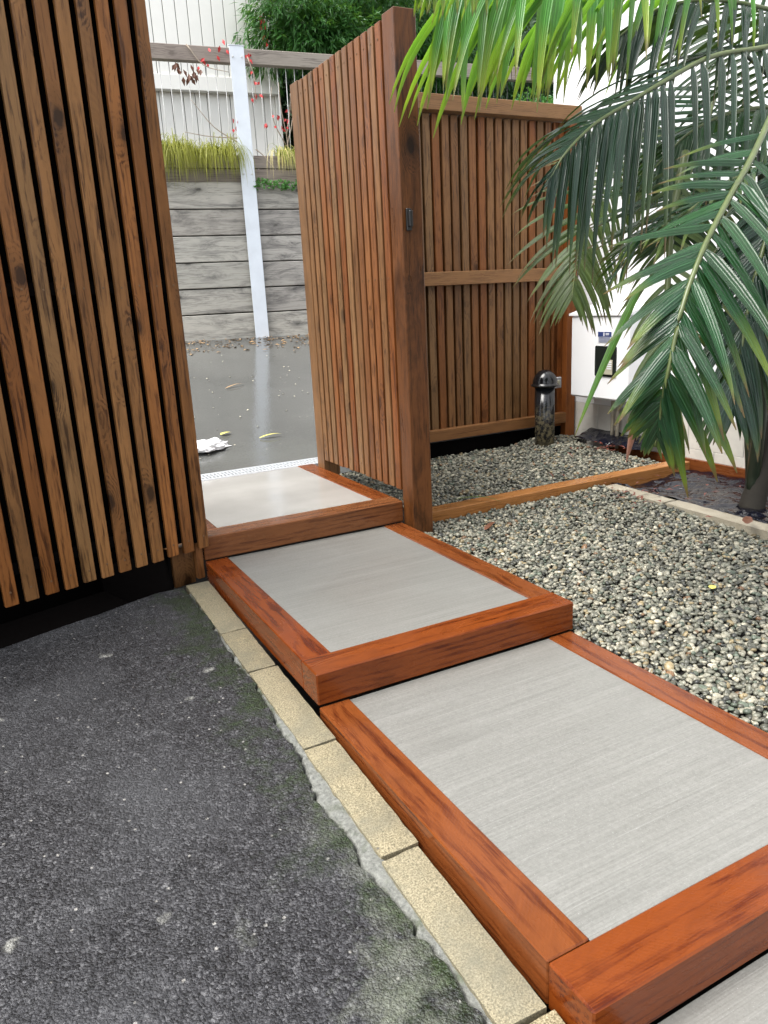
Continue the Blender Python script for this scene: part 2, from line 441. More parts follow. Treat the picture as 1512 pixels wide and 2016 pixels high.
def timber(name, a, b, w, h, mat, parent=None, upv=(0, 0, 1), bev=.002, lab=None):
    """board from a to b; w across, h along upv"""
    a = Vector(a)
    b = Vector(b)
    o = link(name, boxmesh(w, h, (b - a).length, mat, bev), None, parent, frame(a, b, upv))
    if lab:
        o['label'] = lab
    return o
def bx(name, x0, x1, y0, y1, z0, z1, mat, parent=None, bev=.002):
    """axis aligned block with the grain along its longest side"""
    d = (x1 - x0, y1 - y0, z1 - z0)
    c = Vector(((x0 + x1) / 2, (y0 + y1) / 2, (z0 + z1) / 2))
    k = d.index(max(d))
    e = Vector([d[k] / 2 if i == k else 0 for i in range(3)])
    if k == 2:
        return timber(name, c - e, c + e, d[0], d[1], mat, parent, (0, 1, 0), bev)
    return timber(name, c - e, c + e, d[1] if k == 0 else d[0], d[2], mat, parent, (0, 0, 1), bev)
def lathe(profile, seg=28, center=(0, 0, 0)):
    vs_, fs = [], []
    for r, z in profile:
        for i in range(seg):
            a = 2 * math.pi * i / seg
            vs_.append((center[0] + r * math.cos(a), center[1] + r * math.sin(a), center[2] + z))
    for j in range(len(profile) - 1):
        for i in range(seg):
            k = (i + 1) % seg
            fs.append((j * seg + i, j * seg + k, (j + 1) * seg + k, (j + 1) * seg + i))
    fs.append(tuple(range(seg))[::-1])
    fs.append(tuple((len(profile) - 1) * seg + i for i in range(seg)))
    return vs_, fs
def tube(pts, rads, seg=8):
    vs_, fs = [], []
    n = len(pts)
    for j, p in enumerate(pts):
        tdir = (pts[min(j + 1, n - 1)] - pts[max(j - 1, 0)]).normalized()
        a = Vector((0, 0, 1)) if abs(tdir.z) < .9 else Vector((1, 0, 0))
        x = tdir.cross(a).normalized()
        y = tdir.cross(x)
        for i in range(seg):
            t = 2 * math.pi * i / seg
            vs_.append(p + (x * math.cos(t) + y * math.sin(t)) * rads[j])
    for j in range(n - 1):
        for i in range(seg):
            k = (i + 1) % seg
            fs.append((j * seg + i, j * seg + k, (j + 1) * seg + k, (j + 1) * seg + i))
    fs.append(tuple(range(seg))[::-1])
    fs.append(tuple((n - 1) * seg + i for i in range(seg)))
    return vs_, fs
def catmull(pts, m):
    out = []
    P = [pts[0] * 2 - pts[1]] + list(pts) + [pts[-1] * 2 - pts[-2]]
    k = len(pts) - 1
    for i in range(m + 1):
        u = i / m * k
        j = min(int(u), k - 1)
        f = u - j
        a, b, c, d = P[j], P[j + 1], P[j + 2], P[j + 3]
        out.append(.5 * ((2 * b) + (c - a) * f + (2 * a - 5 * b + 4 * c - d) * f * f + (3 * b - a - 3 * c + d) * f ** 3))
    return out
def nz(x, y, z=0.0):
    return noise.noise(Vector((x, y, z)))
def gridsheet(name, x0, x1, y0, y1, nx, ny, zf, mat, smooth=True):
    vs_ = []
    for j in range(ny + 1):
        for i in range(nx + 1):
            x = x0 + (x1 - x0) * i / nx
            y = y0 + (y1 - y0) * j / ny
            vs_.append((x, y, zf(x, y)))
    fs = [(j * (nx + 1) + i, j * (nx + 1) + i + 1, (j + 1) * (nx + 1) + i + 1, (j + 1) * (nx + 1) + i) for j in range(ny) for i in range(nx)]
    return mesh(name, vs_, fs, mat, smooth)
def gz(y):       # slope of the drive and pavers in the foreground
    return -.112 + .05 * y

# ------------------------------------------------------------------ ground
g = link('ground', mesh('ground', [(-60, -60, -.45), (60, -60, -.45), (60, 60, -.45), (-60, 60, -.45)], [(0, 1, 2, 3)], M['soil']))
tag(g, 'dark earth lying under and around the whole yard', kind='structure')

# foreground asphalt, ragged right edge
SP = Vector((.718, 3.1, 0))
SU = Vector((.9456, .3254, 0)).normalized()
SN = Vector((SU.y, -SU.x, 0))
def scr(s, z, off=0.0):       # point on the slatted screen's face
    p = SP + SU * s + SN * off
    return Vector((p.x, p.y, z))
def edge_x(y):
    kp = [(-2, .575), (.9, .582), (1.0, .578), (1.15, .573), (1.27, .560), (1.45, .563), (1.7, .572), (1.95, .577), (2.2, .597), (2.6, .603), (3.3, .603)]
    for (a, xa), (b, xb) in zip(kp, kp[1:]):
        if a <= y <= b:
            x = xa + (xb - xa) * (y - a) / (b - a)
            break
    else:
        x = kp[-1][1]
    return x + .024 * nz(y * 7, 3.3) - .026 * abs(nz(y * 19, 8.1)) + .001 + .010 * abs(nz(y * 60, 1.7)) + .004 * nz(y * 130, 5)
vs_, fs = [], []
ys = [-2 + .012 * i for i in range(int(5.06 / .012))]
xs = [-5, -3.5, -2, -1, -.5, -.2] + [-.2 + .02 * i for i in range(1, 36)]
nx = 48
rows = []
for y in ys:
    e = edge_x(y)
    # do not run under the screen
    row = []
    for i in range(nx + 1):
        f = i / nx
        x = -5 + (e + 5) * (1 - (1 - f) ** 2.6)
        yl = SP.y + (x - SP.x) * SU.y / SU.x + .02
        row.append((x, min(y, yl), gz(min(y, yl)) + .0025 * nz(x * 6, y * 6) - (.006 * max(0, 1 - (e - x) / .03) * (.6 + nz(y * 30, x * 9)))))
    x, y2, z = row[-1]
    row.append((x + .002, y2, z - .03))
    rows.append(row)
for r_ in rows:
    vs_ += r_
w = nx + 2
fs = [(j * w + i, j * w + i + 1, (j + 1) * w + i + 1, (j + 1) * w + i) for j in range(len(rows) - 1) for i in range(w - 1)]
a = link('driveway', mesh('driveway', vs_, fs, M['asphalt'], True))
tag(a, 'worn dark asphalt drive in the foreground, mossy along its ragged edge', kind='structure')

ms = gridsheet('mortar', .50, .612, -.6, 2.98, 34, 380, lambda x, y: gz(y) - .013 - .035 * math.exp(-((x - edge_x(y) + .001) / .0065) ** 2) + .006 * nz(x * 40, y * 40) + .005 * nz(x * 12, y * 12, 4) + .004 * (x - .55) / .06, M['mortar'])
tag(link('mortar_strip', ms), 'broken grey mortar strip between asphalt and yellow pavers', kind='structure')

# added pit and back wall, shade below the screen put into their black
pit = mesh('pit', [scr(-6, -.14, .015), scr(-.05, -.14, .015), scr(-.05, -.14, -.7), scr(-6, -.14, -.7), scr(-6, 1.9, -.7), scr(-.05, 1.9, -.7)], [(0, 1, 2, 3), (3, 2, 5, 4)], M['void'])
tag(link('shade_pit', pit), 'added black pit floor and back wall, painted shade below and behind the slatted screen', kind='structure')

# pavers
pv = [(2.55, 3.06), (2.235, 2.545), (1.755, 2.228), (1.295, 1.748), (.835, 1.285), (.36, .826), (-.11, .352)]
plabs = ['short yellow paver at the top of the row, below the screen post', 'second yellow paver down from the screen post, beside the upper step frame', 'yellow paver beside the front corner of the middle step',
         'yellow paver with a small pit beside the start of the lower step', 'yellow paver set slightly forward of the row, lichen stained and chipped', 'yellow paver at the bottom edge of the photo', 'yellow paver beyond the bottom edge of the row']
pv_parent = thing('paver_edging', (.65, 1.2, gz(1.2)), 'row of yellow concrete pavers laid end to end beside the timber steps', 'paver edging')
def wobblebox(x0, x1, y0, y1, zt, zb, seed, amp=.003, n=(3, 14)):
    bm = bmesh.new()
    nx_, ny_ = n
    top = {}
    V = []
    for j in range(ny_ + 1):
        for i in range(nx_ + 1):
            x = x0 + (x1 - x0) * i / nx_
            y = y0 + (y1 - y0) * j / ny_
            ed = i in (0, nx_) or j in (0, ny_)
            if ed:
                x += amp * nz(y * 30 + seed, x * 30)
                y += amp * nz(x * 30, y * 30 + seed)
            V.append(bm.verts.new((x - (x0 + x1) / 2, y - (y0 + y1) / 2, zt(y) + (0 if not ed else -.002) + .0012 * nz(x * 20, y * 20, seed))))
    F = []
    for j in range(ny_):
        for i in range(nx_):
            F.append(bm.faces.new((V[j * (nx_ + 1) + i], V[j * (nx_ + 1) + i + 1], V[(j + 1) * (nx_ + 1) + i + 1], V[(j + 1) * (nx_ + 1) + i])))
    be = [e for e in bm.edges if e.is_boundary]
    r_ = bmesh.ops.extrude_edge_only(bm, edges=be)
    for v in r_['geom']:
        if isinstance(v, bmesh.types.BMVert):
            v.co.z -= zb
    me = bpy.data.meshes.new('paver')
    bmesh.ops.recalc_face_normals(bm, faces=bm.faces)
    bm.to_mesh(me)
    bm.free()
    return me, Vector(((x0 + x1) / 2, (y0 + y1) / 2, 0))
for i, (y0, y1) in enumerate(pv):
    sh = (0, .0, .002, 0, -.006, .002, 0)[i]
    me, c = wobblebox(.607 + sh, .703 + sh, y0, y1 - .002, lambda y: gz(y), .07, i * 7.3)
    me.materials.append(M['paver'])
    link('paver', me, None, pv_parent, Matrix.Translation(c))

# wet drive beyond the drain
def dz(y):
    return .2 + .162 * max(0, y - 4.45) if y < 8.35 else .2 + .162 * 3.9 + .01 * (y - 8.35)
wr = gridsheet('road', -6, 14, 4.44, 9.6, 80, 52, lambda x, y: dz(y) + .003 * nz(x * 1.3, y * 1.3), M['road'])
tag(link('wet_road', wr), 'wet grey asphalt drive sloping up to the retaining wall', kind='structure')

# ------------------------------------------------------------------ steps
XL, XR = .715, 1.678
def step(label, ztop, yf, yb, xr, front, right, left, cmat, cz):
    t = thing('garden_step', (1.2, (yf + yb) / 2, ztop - .1), label, 'step', 'timber framed steps of the garden path')
    fb = .115
    g_ = .0015
    o = bx('front_beam', XL, xr, yf, yf + fb, ztop - .104, ztop, M['sleeper'], t, .004)
    if left:
        bx('side_beam', XL + .001, XL + .101, yf + fb + g_, yb, ztop - .102, ztop - .001, M['sleeper'], t, .003)
    if right:
        bx('side_beam', xr - .101, xr - .001, yf + fb + g_, yb, ztop - .102, ztop - .001, M['sleeper'], t, .003)
    s = bx('slab', XL + .103, xr - .103, yf + fb + .002, yb - .001, ztop - .10, ztop - cz, cmat, t, .003)
    s.rotation_euler  # slab keeps its own axes below
    return t
def slab(parent, x0, x1, y0, y1, zt, mat):
    nx_, ny_ = 24, 30
    me = gridsheet('slab', x0, x1, y0, y1, nx_, ny_, lambda x, y: zt + .0012 * nz(x * 5, y * 5) - (.0015 if min(x - x0, x1 - x, y - y0, y1 - y) < .01 else 0), mat)
    o = link('slab', me, None, parent, Matrix())
    return o
def step2(label, ztop, yf, yb, xr, cmat, lside=True, rext=0):
    t = thing('garden_step', (1.2, (yf + yb) / 2, ztop - .104), label, 'step', 'timber framed steps of the garden path')
    fb = .117
    if yf is not None:
        bx('front_beam', XL, xr, yf, yf + fb, ztop - .104, ztop, M['sleeper'], t, .004)
        y0 = yf + fb + .002
    bx('side_beam', XL + .001, XL + .100, y0, yb, ztop - .103, ztop - .001, M['sleeper'], t, .003)
    bx('side_beam', xr - .100, xr - .001, y0, yb, ztop - .103, ztop - .001, M['sleeper'], t, .003)
    slab(t, XL + .0995, xr - .0995, y0 - .001, yb, ztop - .004, cmat)
    return t
step2('lowest framed step, a sliver of slab in the bottom right corner', -.105, -.5, .735, 1.678, M['concrete'])
step2('large lower step with broomed grey slab and thick redwood front beam', 0, .736, 1.895, 1.678, M['concrete'])
step2('middle step, a smooth grey slab framed by redwood on all sides', .105, 1.896, 3.128, 1.690, M['concrete'])
step2('top step by the gate with pale shining wet slab', .210, 3.129, 4.262, 1.700, M['smooth_concrete'])

# drain channel
dr = thing('drain_channel', (1.2, 4.35, .1), 'pale galvanised slotted drain channel across the top of the path', 'drain')
bx('channel_edge', .2, 1.98, 4.264, 4.290, .12, .208, M['galv'], dr)
bx('channel_edge', .2, 1.98, 4.408, 4.437, .12, .208, M['galv'], dr)
bx('channel_base', .2, 1.98, 4.291, 4.407, .12, .15, M['galv'], dr)
bx('grate_strip', .2, 1.98, 4.342, 4.356, .190, .207, M['galv'], dr, .001)
x = .62
while x < 1.97:
    bx('grate_bar', x, x + .013, 4.292, 4.341, .186, .206, M['galv'], dr, .001)
    bx('grate_bar', x, x + .013, 4.357, 4.407, .186, .206, M['galv'], dr, .001)
    x += .022

# ------------------------------------------------------------------ gravel
def gravel_z(x, y):
    if y > 3.24:
        z = .098 + .02 * (y - 3.3) + .07 * max(0, 1 - (x - 1.69) / .16) * min(1, max(0, (4.0 - y) / .25)) + .05 * max(0, 1 - abs(x - 3.5) / .35) * max(0, 1 - abs(y - 4.15) / .3)
    else:
        z = -.082 + .045 * y
        z += .02 * max(0, (x - 2.6) / .4)
    return z + .010 * nz(x * 4, y * 4) + .006 * nz(x * 13, y * 13)
gb = gridsheet('gravel_base', 1.66, 3.80, -.6, 4.34, 60, 140, lambda x, y: gravel_z(x, y) - (.016 if not (x > 3.03 and y < 3.25 or x > 3.62 and y < 4.15) else .16), M['soil'])
tag(link('gravel_bed', gb), 'dark earth bed beneath the pebbles', kind='structure')
def ico(sub):
    bm = bmesh.new()
    bmesh.ops.create_icosphere(bm, subdivisions=sub, radius=1)
    v = [tuple(q.co) for q in bm.verts]
    f = [tuple(q.index for q in fc.verts) for fc in bm.faces]
    bm.free()
    return v, f
I1, I2 = ico(1), ico(2)
PC = [((.085, .09, .08), 22), ((.18, .19, .17), 24), ((.28, .285, .26), 24), ((.05, .055, .055), 9), ((.33, .325, .29), 16), ((.48, .47, .42), 6), ((.30, .25, .16), 5), ((.11, .14, .12), 8), ((.20, .12, .07), 2)]
PCL = [c for c, k in PC for _ in range(k)]
def pebbles(name, pts, label):
    V, F, C = [], [], []
    for (x, y, z, big) in pts:
        vv, ff = I2 if big else I1
        r_ = random.uniform(.0052, .0115) * (1.4 if random.random() < .06 else 1) * (1.12 if not big else 1)
        ax = (r_ * random.uniform(1.0, 1.45), r_, r_ * random.uniform(.5, .8))
        m = Matrix.Rotation(random.uniform(0, 6.28), 3, 'Z') @ Matrix.Rotation(random.gauss(0, .42), 3, 'X') @ Matrix.Rotation(random.gauss(0, .42), 3, 'Y') @ Matrix.Diagonal(ax)
        m00, m01, m02 = m[0]
        m10, m11, m12 = m[1]
        m20, m21, m22 = m[2]
        b = len(V)
        for (p, q, s) in vv:
            V.append((x + m00 * p + m01 * q + m02 * s, y + m10 * p + m11 * q + m12 * s, z + m20 * p + m21 * q + m22 * s))
        F.extend([(i + b, j + b, k + b) for i, j, k in ff])
        c = random.choice(PCL)
        k = random.uniform(.6, 1.15)
        C.extend([(c[0] * k * 1.04, c[1] * k * .99, c[2] * k * .84, 1.0)] * len(vv))
    me = bpy.data.meshes.new(name)
    me.from_pydata(V, [], F)
    me.polygons.foreach_set('use_smooth', [True] * len(F))
    ca = me.color_attributes.new('Col', 'FLOAT_COLOR', 'POINT')
    ca.data.foreach_set('color', [q for c in C for q in c])
    me.materials.append(M['pebble'])
    return tag(link(name, me), label, kind='stuff')
def scatter(x0, x1, y0, y1, sp, ok, bigf):
    out = []
    y = y0
    while y < y1:
        x = x0
        while x < x1:
            px = x + random.uniform(-.5, .5) * sp
            py = y + random.uniform(-.5, .5) * sp
            if ok(px, py):
                out.append((px, py, gravel_z(px, py) + random.uniform(-.009, .004), bigf(px, py)))
            x += sp
        y += sp
    return out
def okf(x, y):
    xl = 1.684 if y < 1.896 else (1.697 if y < 3.1 else 1.708)
    return x > xl and x < 2.995 + .01 * nz(y * 9, 0) and not (1.70 < x < 1.82 and 3.03 < y < 3.15)
pf = scatter(1.68, 3.0, .95, 3.165, .0148, okf, lambda x, y: y < 2.7)
pebbles('gravel', pf, 'wet grey and white river pebbles in the bed beside the steps')
def okb(x, y):
    if x > 3.62 and y < 4.2 - (x - 3.62) * 1.2:
        return False
    return not (1.7 < x < 1.82 and (y < 3.16 or y > 4.06)) and math.hypot(x - 3.381, y - 4.12) > .068
pb = scatter(1.712, 3.74, 3.295, 4.275, .0158, okb, lambda x, y: False)
pebbles('gravel', pb, 'wet pale river pebbles between the edging board and the slatted fence')

# edging board across the gravel
ed = thing('edging_board', (2.6, 3.24, 0), 'orange timber edging board laid across the pebbles behind the gate post', 'edging')
ob = timber('board', (1.815, 3.225, .055), (3.735, 3.225, .055), .096, .104, M['edging'], ed, bev=.003)
# concrete kerb pieces at the planting bed
kb = thing('kerb', (3.08, 2.6, 0), 'two old sandy concrete kerb pieces between pebbles and black plastic', 'kerb')
for (y0, y1, s) in ((2.705, 3.13, 0), (1.2, 2.69, .012)):
    me, c = wobblebox(2.985 + s, 3.085 + s, y0, y1, lambda y: .072 + .012 * (y - 2.5), .1, y0 * 3, .004, (3, 20))
    me.materials.append(M['kerb'])
    link('kerb_piece', me, None, kb, Matrix.Translation(c))
# planting bed film
def filmz(x, y):
    z = .045 + .03 * nz(x * 3 + y, y * 3.5, 7) + .02 * math.sin(x * 9 + y * 2) * .6 + .016 * nz(x * 5, y * 9) + .010 * nz(x * 16, y * 22, 3) + .006 * abs(nz(x * 30, y * 12, 9))
    if x < 3.14:
        z += .02 * (1 - abs(x - 3.10) / .04 if x > 3.06 else 0)
    return z
fm = gridsheet('film', 3.088, 3.765, 1.2, 3.172, 70, 150, filmz, M['film'])
tag(link('black_plastic_sheet', fm), 'wrinkled wet black plastic sheet spread round the palm base', 'plastic sheet')
fm2 = gridsheet('film', 3.62, 3.79, 3.45, 4.1, 16, 50, lambda x, y: .15 + .05 * (x - 3.62) / .17 + .014 * nz(x * 20, y * 11), M['film'])
tag(link('black_plastic_sheet', fm2), 'small strip of black plastic against the white wall below the meter box', 'plastic sheet')
wb = thing('wall_board', (3.78, 2.5, .1), 'thin reddish board along the foot of the white wall', 'board')
bx('board', 3.768, 3.792, 1.0, 3.9, .03, .115, M['sleeper'], wb)

# ------------------------------------------------------------------ left slatted screen
sc_ = thing('slatted_screen', scr(-.4, .05), 'tall dark brown slatted timber screen on the left, black gaps between battens', 'screen')
ang = math.atan2(SU.y, SU.x)
for k in range(26):
    s1 = .021 - k * .0727
    wd_ = .051 + random.uniform(-.0015, .0015)
    s = s1 - wd_ / 2
    jz = random.uniform(-.004, .004)
    a_ = scr(s, .176 + jz, -.009)
    b_ = scr(s + random.uniform(-.002, .002), 2.55, -.009 + random.uniform(-.002, .002))
    timber('batten', a_, b_, .0478, .018, M['batten'], sc_, SN, .0025)
for zz in (.30, 1.246, 2.30):
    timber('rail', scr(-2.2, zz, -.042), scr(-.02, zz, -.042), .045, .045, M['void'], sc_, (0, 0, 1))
timber('backing_board', scr(-.98, .20, -.075), scr(-.98, 2.55, -.075), 1.93, .018, M['void'], sc_, SN)  # added behind the battens to keep light out of the gaps
timber('post', scr(-.088, .02, -.085), scr(-.088, .19, -.085), .10, .08, M['post'], sc_, SN)
timber('post', scr(-.018, .035, -.062), scr(-.018, .195, -.062), .032, .075, M['rail'], sc_, SN)
timber('stud', scr(-.018, .197, -.062), scr(-.018, 2.5, -.062), .030, .072, M['void'], sc_, SN)  # upper part black, the gap's shade put into its colour
timber('added_side_board', scr(-.15, -.14, -.40), scr(-.15, .19, -.40), .01, .70, M['void'], sc_, SN)  # added black board, closes the pit's end so it stays dark
# screws (tiny heads)
hv, hf = lathe([(.0042, 0), (.0042, .0012), (.002, .0016)], 8)
hm = mesh('screw', hv, hf, m_plain('brass_screw', (.16, .095, .05), .5, metal=.6))
def screw(p, nrm, parent):
    q = Vector(nrm).to_track_quat('Z', 'Y').to_matrix().to_4x4()
    link('screw', hm, None, parent, Matrix.Translation(p) @ q)
for k in range(14):
    s = .021 - k * .0727 - .0255
    for zz in (1.246, .225, 2.3):
        screw(scr(s, zz + random.uniform(-.004, .004), .0008), SN, sc_)

# ------------------------------------------------------------------ gate leaf + posts
gt = thing('slatted_gate', (1.75, 3.6, .2), 'open brown slatted timber gate beside the top step', 'gate')
GX = 1.700
for k in range(14):
    y = 4.066 - k * .0671
    timber('batten', (GX + .0125, y - .025, .262 + random.uniform(-.003, .004)), (GX + .0125 + random.uniform(-.001, .001), y - .025 + random.uniform(-.002, .002), 2.268), .0485, .025, M['gate'], gt, (1, 0, 0), .002)
bx('backing_board', GX + .026, GX + .044, 3.145, 4.075, .27, 2.25, M['post'], gt)
for z0, z1 in ((.28, .37), (1.20, 1.29), (2.16, 2.25)):
    bx('rail', GX + .045, GX + .09, 3.145, 4.075, z0, z1, M['gate'], gt)
bx('post', GX, GX + .1, 4.078, 4.18, .16, 2.275, M['gate'], gt, .003)
bx('stile', GX, GX + .012, 3.060, 3.128, .21, 2.285, M['gate'], gt, .002) if False else None
o = bx('post', GX + .006, GX + .110, 3.035, 3.138, -.05, 2.287, M['post'], gt, .003)
for k in range(14):
    for zz in (.325, 1.245, 2.205):
        screw(Vector((GX - .0008, 4.041 - k * .0671, zz)), (-1, 0, 0), gt)
lt = thing('gate_latch', (1.735, 3.03, 1.48), 'small black metal latch on the gate post', 'latch')
bx('latch_plate', 1.724, 1.748, 3.022, 3.034, 1.435, 1.525, M['blackmetal'], lt)
bx('latch_bolt', 1.728, 1.744, 3.004, 3.021, 1.45, 1.515, M['blackmetal'], lt)

# ------------------------------------------------------------------ back fence
fn = thing('slatted_fence', (2.8, 4.35, .1), 'brown slatted timber fence with three rails between the gate and white wall', 'fence')
x = 1.86
while x < 3.62:
    timber('batten', (x + .025, 4.335, .225 + random.uniform(-.004, .004)), (x + .025 + random.uniform(-.002, .002), 4.335, 2.225), .05, .026, M['fence'], fn, (0, 1, 0), .002)
    timber('back_batten', (x + .0585, 4.365, .225), (x + .0585, 4.365, 2.22), .05, .022, M['post'], fn, (0, 1, 0), .002)
    x += .0672
for z0, z1, y0, y1, xe in ((2.228, 2.315, 4.25, 4.38, 3.785), (1.222, 1.306, 4.266, 4.320, 3.70), (.228, .302, 4.268, 4.320, 3.70)):
    bx('rail', 1.82, xe, y0, y1, z0, z1, M['rail'], fn, .003)
bx('post', 3.702, 3.786, 4.275, 4.36, .0, 2.226, M['rail'], fn, .003)
bx('end_batten', 3.622, 3.700, 4.322, 4.345, .20, 2.225, M['rail'], fn, .003)
bx('plinth_board', 1.82, 3.70, 4.325, 4.350, .02, .205, M['void'], fn, .002)

# vent pipe
vp = thing('vent_pipe', (3.381, 4.12, .08), 'muddy black drain vent pipe with shiny domed cap standing in the pebbles', 'vent pipe')
v_, f_ = lathe([(.067, .05), (.067, .535)], 36, (3.381, 4.12, 0))
link('pipe', mesh('pipe', v_, f_, M['pipe'], True), None, vp, Matrix())
pr = [(.070, .525), (.088, .530), (.091, .540), (.088, .548)] + [(.084 * math.cos(a), .55 + .094 * math.sin(a)) for a in [R(q) for q in range(0, 88, 8)]]
v_, f_ = lathe(pr, 40, (3.381, 4.12, 0))
link('cap', mesh('cap', v_, f_, M['pvc'], True), None, vp, Matrix())
v_, f_ = lathe([(.0925, .536), (.0935, .540), (.0925, .544)], 40, (3.381, 4.12, 0))
link('cap_rim', mesh('cap_rim', v_, f_, M['blackmetal'], True), None, vp, Matrix())
jb = thing('junction_box', (3.58, 4.26, .53), 'small galvanised square socket box on the fence end behind the vent pipe', 'socket box')
bx('box_body', 3.555, 3.625, 4.235, 4.264, .49, .565, M['galv'], jb, .003)
bx('cover', 3.575, 3.605, 4.226, 4.234, .51, .545, M['beigepart'], jb, .003)
v_, f_ = tube([Vector((3.52, 4.25, .53)), Vector((3.515, 4.24, .50)), Vector((3.515, 4.24, .37))], [.005] * 3, 8)
link('cable', mesh('cable', v_, f_, M['picket'], True), None, jb, Matrix())

# ------------------------------------------------------------------ white block wall
ww = thing('block_wall', (3.85, 2.0, 0), 'white painted concrete block wall behind the palm', 'wall')
bx('wall_core', 3.806, 4.00, -.7, 4.56, -.3, 3.78, M['grout'], ww, 0)
bl = boxmesh(.194, .20, .3935, M['whitewall'], .002)
row = 0
z = -.22
while z < 3.7:
    y = -.7 + (.2 if row % 2 else 0)
    while y < 4.5:
        ln = min(.392, 4.56 - y)
        b_ = bl if ln > .38 else boxmesh(.194, .20, ln, M['whitewall'], .002)
        zc = z + .098
        mb = M['plinth'] if z < .3 else None
        if mb:
            b_ = boxmesh(.194, .20, ln, mb, .002)
        mw_ = Matrix(((0, 1, 0, 3.90), (0, 0, 1, y), (1, 0, 0, zc), (0, 0, 0, 1)))
        link('block', b_, None, ww, mw_)
        y += .396
    z += .196
    row += 1
# meter box
mbx = thing('meter_box', (3.69, 3.8, .45), 'white metal meter box with blue label and dark window on the white wall', 'meter box')
bx('cabinet', 3.585, 3.798, 3.57, 4.10, .447, .985, M['boxwhite'], mbx, .012)
# sloping top
me = mesh('hood', [(3.575, 3.56, .986), (3.575, 4.11, .986), (3.80, 4.11, .986), (3.80, 3.56, .986), (3.575, 3.56, 1.0), (3.575, 4.11, 1.0), (3.80, 4.11, 1.055), (3.80, 3.56, 1.055)],
          [(0, 1, 2, 3), (4, 7, 6, 5), (0, 4, 5, 1), (2, 6, 7, 3), (1, 5, 6, 2), (0, 3, 7, 4)], M['boxwhite'])
link('hood', me, None, mbx, Matrix())
wf = bx('window', 3.577, 3.584, 3.665, 3.855, .60, .795, M['screen_dark'], mbx, .006)
bx('dial_panel', 3.571, 3.5765, 3.69, 3.77, .615, .71, M['beigepart'], mbx, .002)
for i in range(4):
    bx('print_bar', 3.5685, 3.5705, 3.695, 3.735, .65 + i * .014, .658 + i * .014, M['label_white'], mbx, 0)
lb = bx('label', 3.5825, 3.5845, 3.715, 3.835, .815, .885, M['label_white'], mbx, 0)
bx('label_band', 3.581, 3.5822, 3.715, 3.835, .853, .885, M['label_blue'], mbx, 0)
for y0, y1, z0, z1 in ((3.775, 3.785, .857, .88), (3.735, 3.765, .872, .876), (3.735, 3.765, .864, .868)):
    bx('label_mark', 3.5800, 3.5808, y0, y1, z0, z1, M['label_white'], mbx, 0)
for i in range(5):
    bx('label_line', 3.5815, 3.5823, 3.725, 3.828, .818 + i * .007, .8215 + i * .007, M['label_blue'], mbx, 0)
for py in (3.80, 3.845):
    v_, f_ = tube([Vector((3.74, py, .10)), Vector((3.74, py, .448))], [.013, .013], 12)
    link('conduit', mesh('conduit', v_, f_, M['kerb'], True), None, mbx, Matrix())

# ------------------------------------------------------------------ retaining wall, pole, rail
BU = Vector((.9945219, -.10452846, 0))
BN = Vector((-.10452846, -.9945219, 0))
BP0 = Vector((2.82834, 8.3331, 0))
def bw(s, z, off=0.0):        # off metres BEHIND the plank face
    p = BP0 + BU * s - BN * off
    return Vector((p.x, p.y, z))
rw = thing('retaining_wall', bw(0, .8), 'weathered grey horizontal plank retaining wall beyond the wet drive', 'retaining wall')
zs = [.70, 1.095, 1.362, 1.630, 1.898, 2.162, 2.430]
for (s0, s1, dzz) in ((-3.4, -.01, 0), (.012, 3.2, -.004), (3.22, 6.5, .002)):
    for z0, z1 in zip(zs, zs[1:]):
        j = random.uniform(-.006, .006)
        timber('plank', bw(s0, (z0 + z1) / 2 + dzz, .025 + j), bw(s1, (z0 + z1) / 2 + dzz + .004, .025 + j), .05, z1 - z0 - .012, M['grey'] if s0 < 0 or z0 > 2 or z0 < .9 else M['greydark'], rw, (0, 0, 1), .006)
    for z0, z1 in ((2.40, 2.565), (2.575, 2.70)):
        timber('plank', bw(s0, (z0 + z1) / 2, .075), bw(s1, (z0 + z1) / 2, .075), .05, z1 - z0, M['beam'], rw, (0, 0, 1), .004)
bank = mesh('bank', [bw(-8, 2.36, .06), bw(9, 2.36, .06), bw(9, 2.64, .105), bw(-8, 2.64, .105), bw(-8, 2.68, 14), bw(9, 2.68, 14), bw(-8, .4, .06), bw(9, .4, .06)],
            [(0, 1, 2, 3), (3, 2, 5, 4), (6, 7, 1, 0)], M['soil'])
tag(link('earth_bank', bank), 'raised earth bank held behind the plank retaining wall', kind='structure')

hill = mesh('hill', [bw(-8, 2.6, 7.5), bw(14, 2.6, 7.5), bw(14, 9, 11), bw(-8, 9, 11)], [(0, 1, 2, 3)], m_plain('far_foliage_slope', (.022, .05, .018), .9, nsc=6, amt=.6))
tag(link('hillside', hill), 'steep dark green slope rising behind the hedge', kind='structure')
def pole(s, label, full=True):
    p = thing('steel_post', bw(s, .8), label, 'post', 'pale steel posts of the retaining wall')
    timber('flange', bw(s, .80, -.045), bw(s, 3.70, -.045), .150, .012, M['steelpost'], p, BN, .002)
    timber('web', bw(s, .80, -.020), bw(s, 3.695, -.020), .010, .036, M['steelpost'], p, BN, .001)
    timber('cap_plate', bw(s, 3.702, -.03), bw(s, 3.708, -.03), .16, .05, M['steelpost'], p, BN, .001)
    for zz in (3.60, 2.50):
        for q in (-.045, .045):
            v_, f_ = lathe([(.009, 0), (.009, .006), (.004, .008)], 8)
            link('bolt', mesh('bolt', v_, f_, M['picket']), None, p, Matrix.Translation(bw(s + q, zz, -.0515)) @ BN.to_track_quat('Z', 'Y').to_matrix().to_4x4())
pole(0, 'tall pale steel post standing in front of the plank retaining wall')
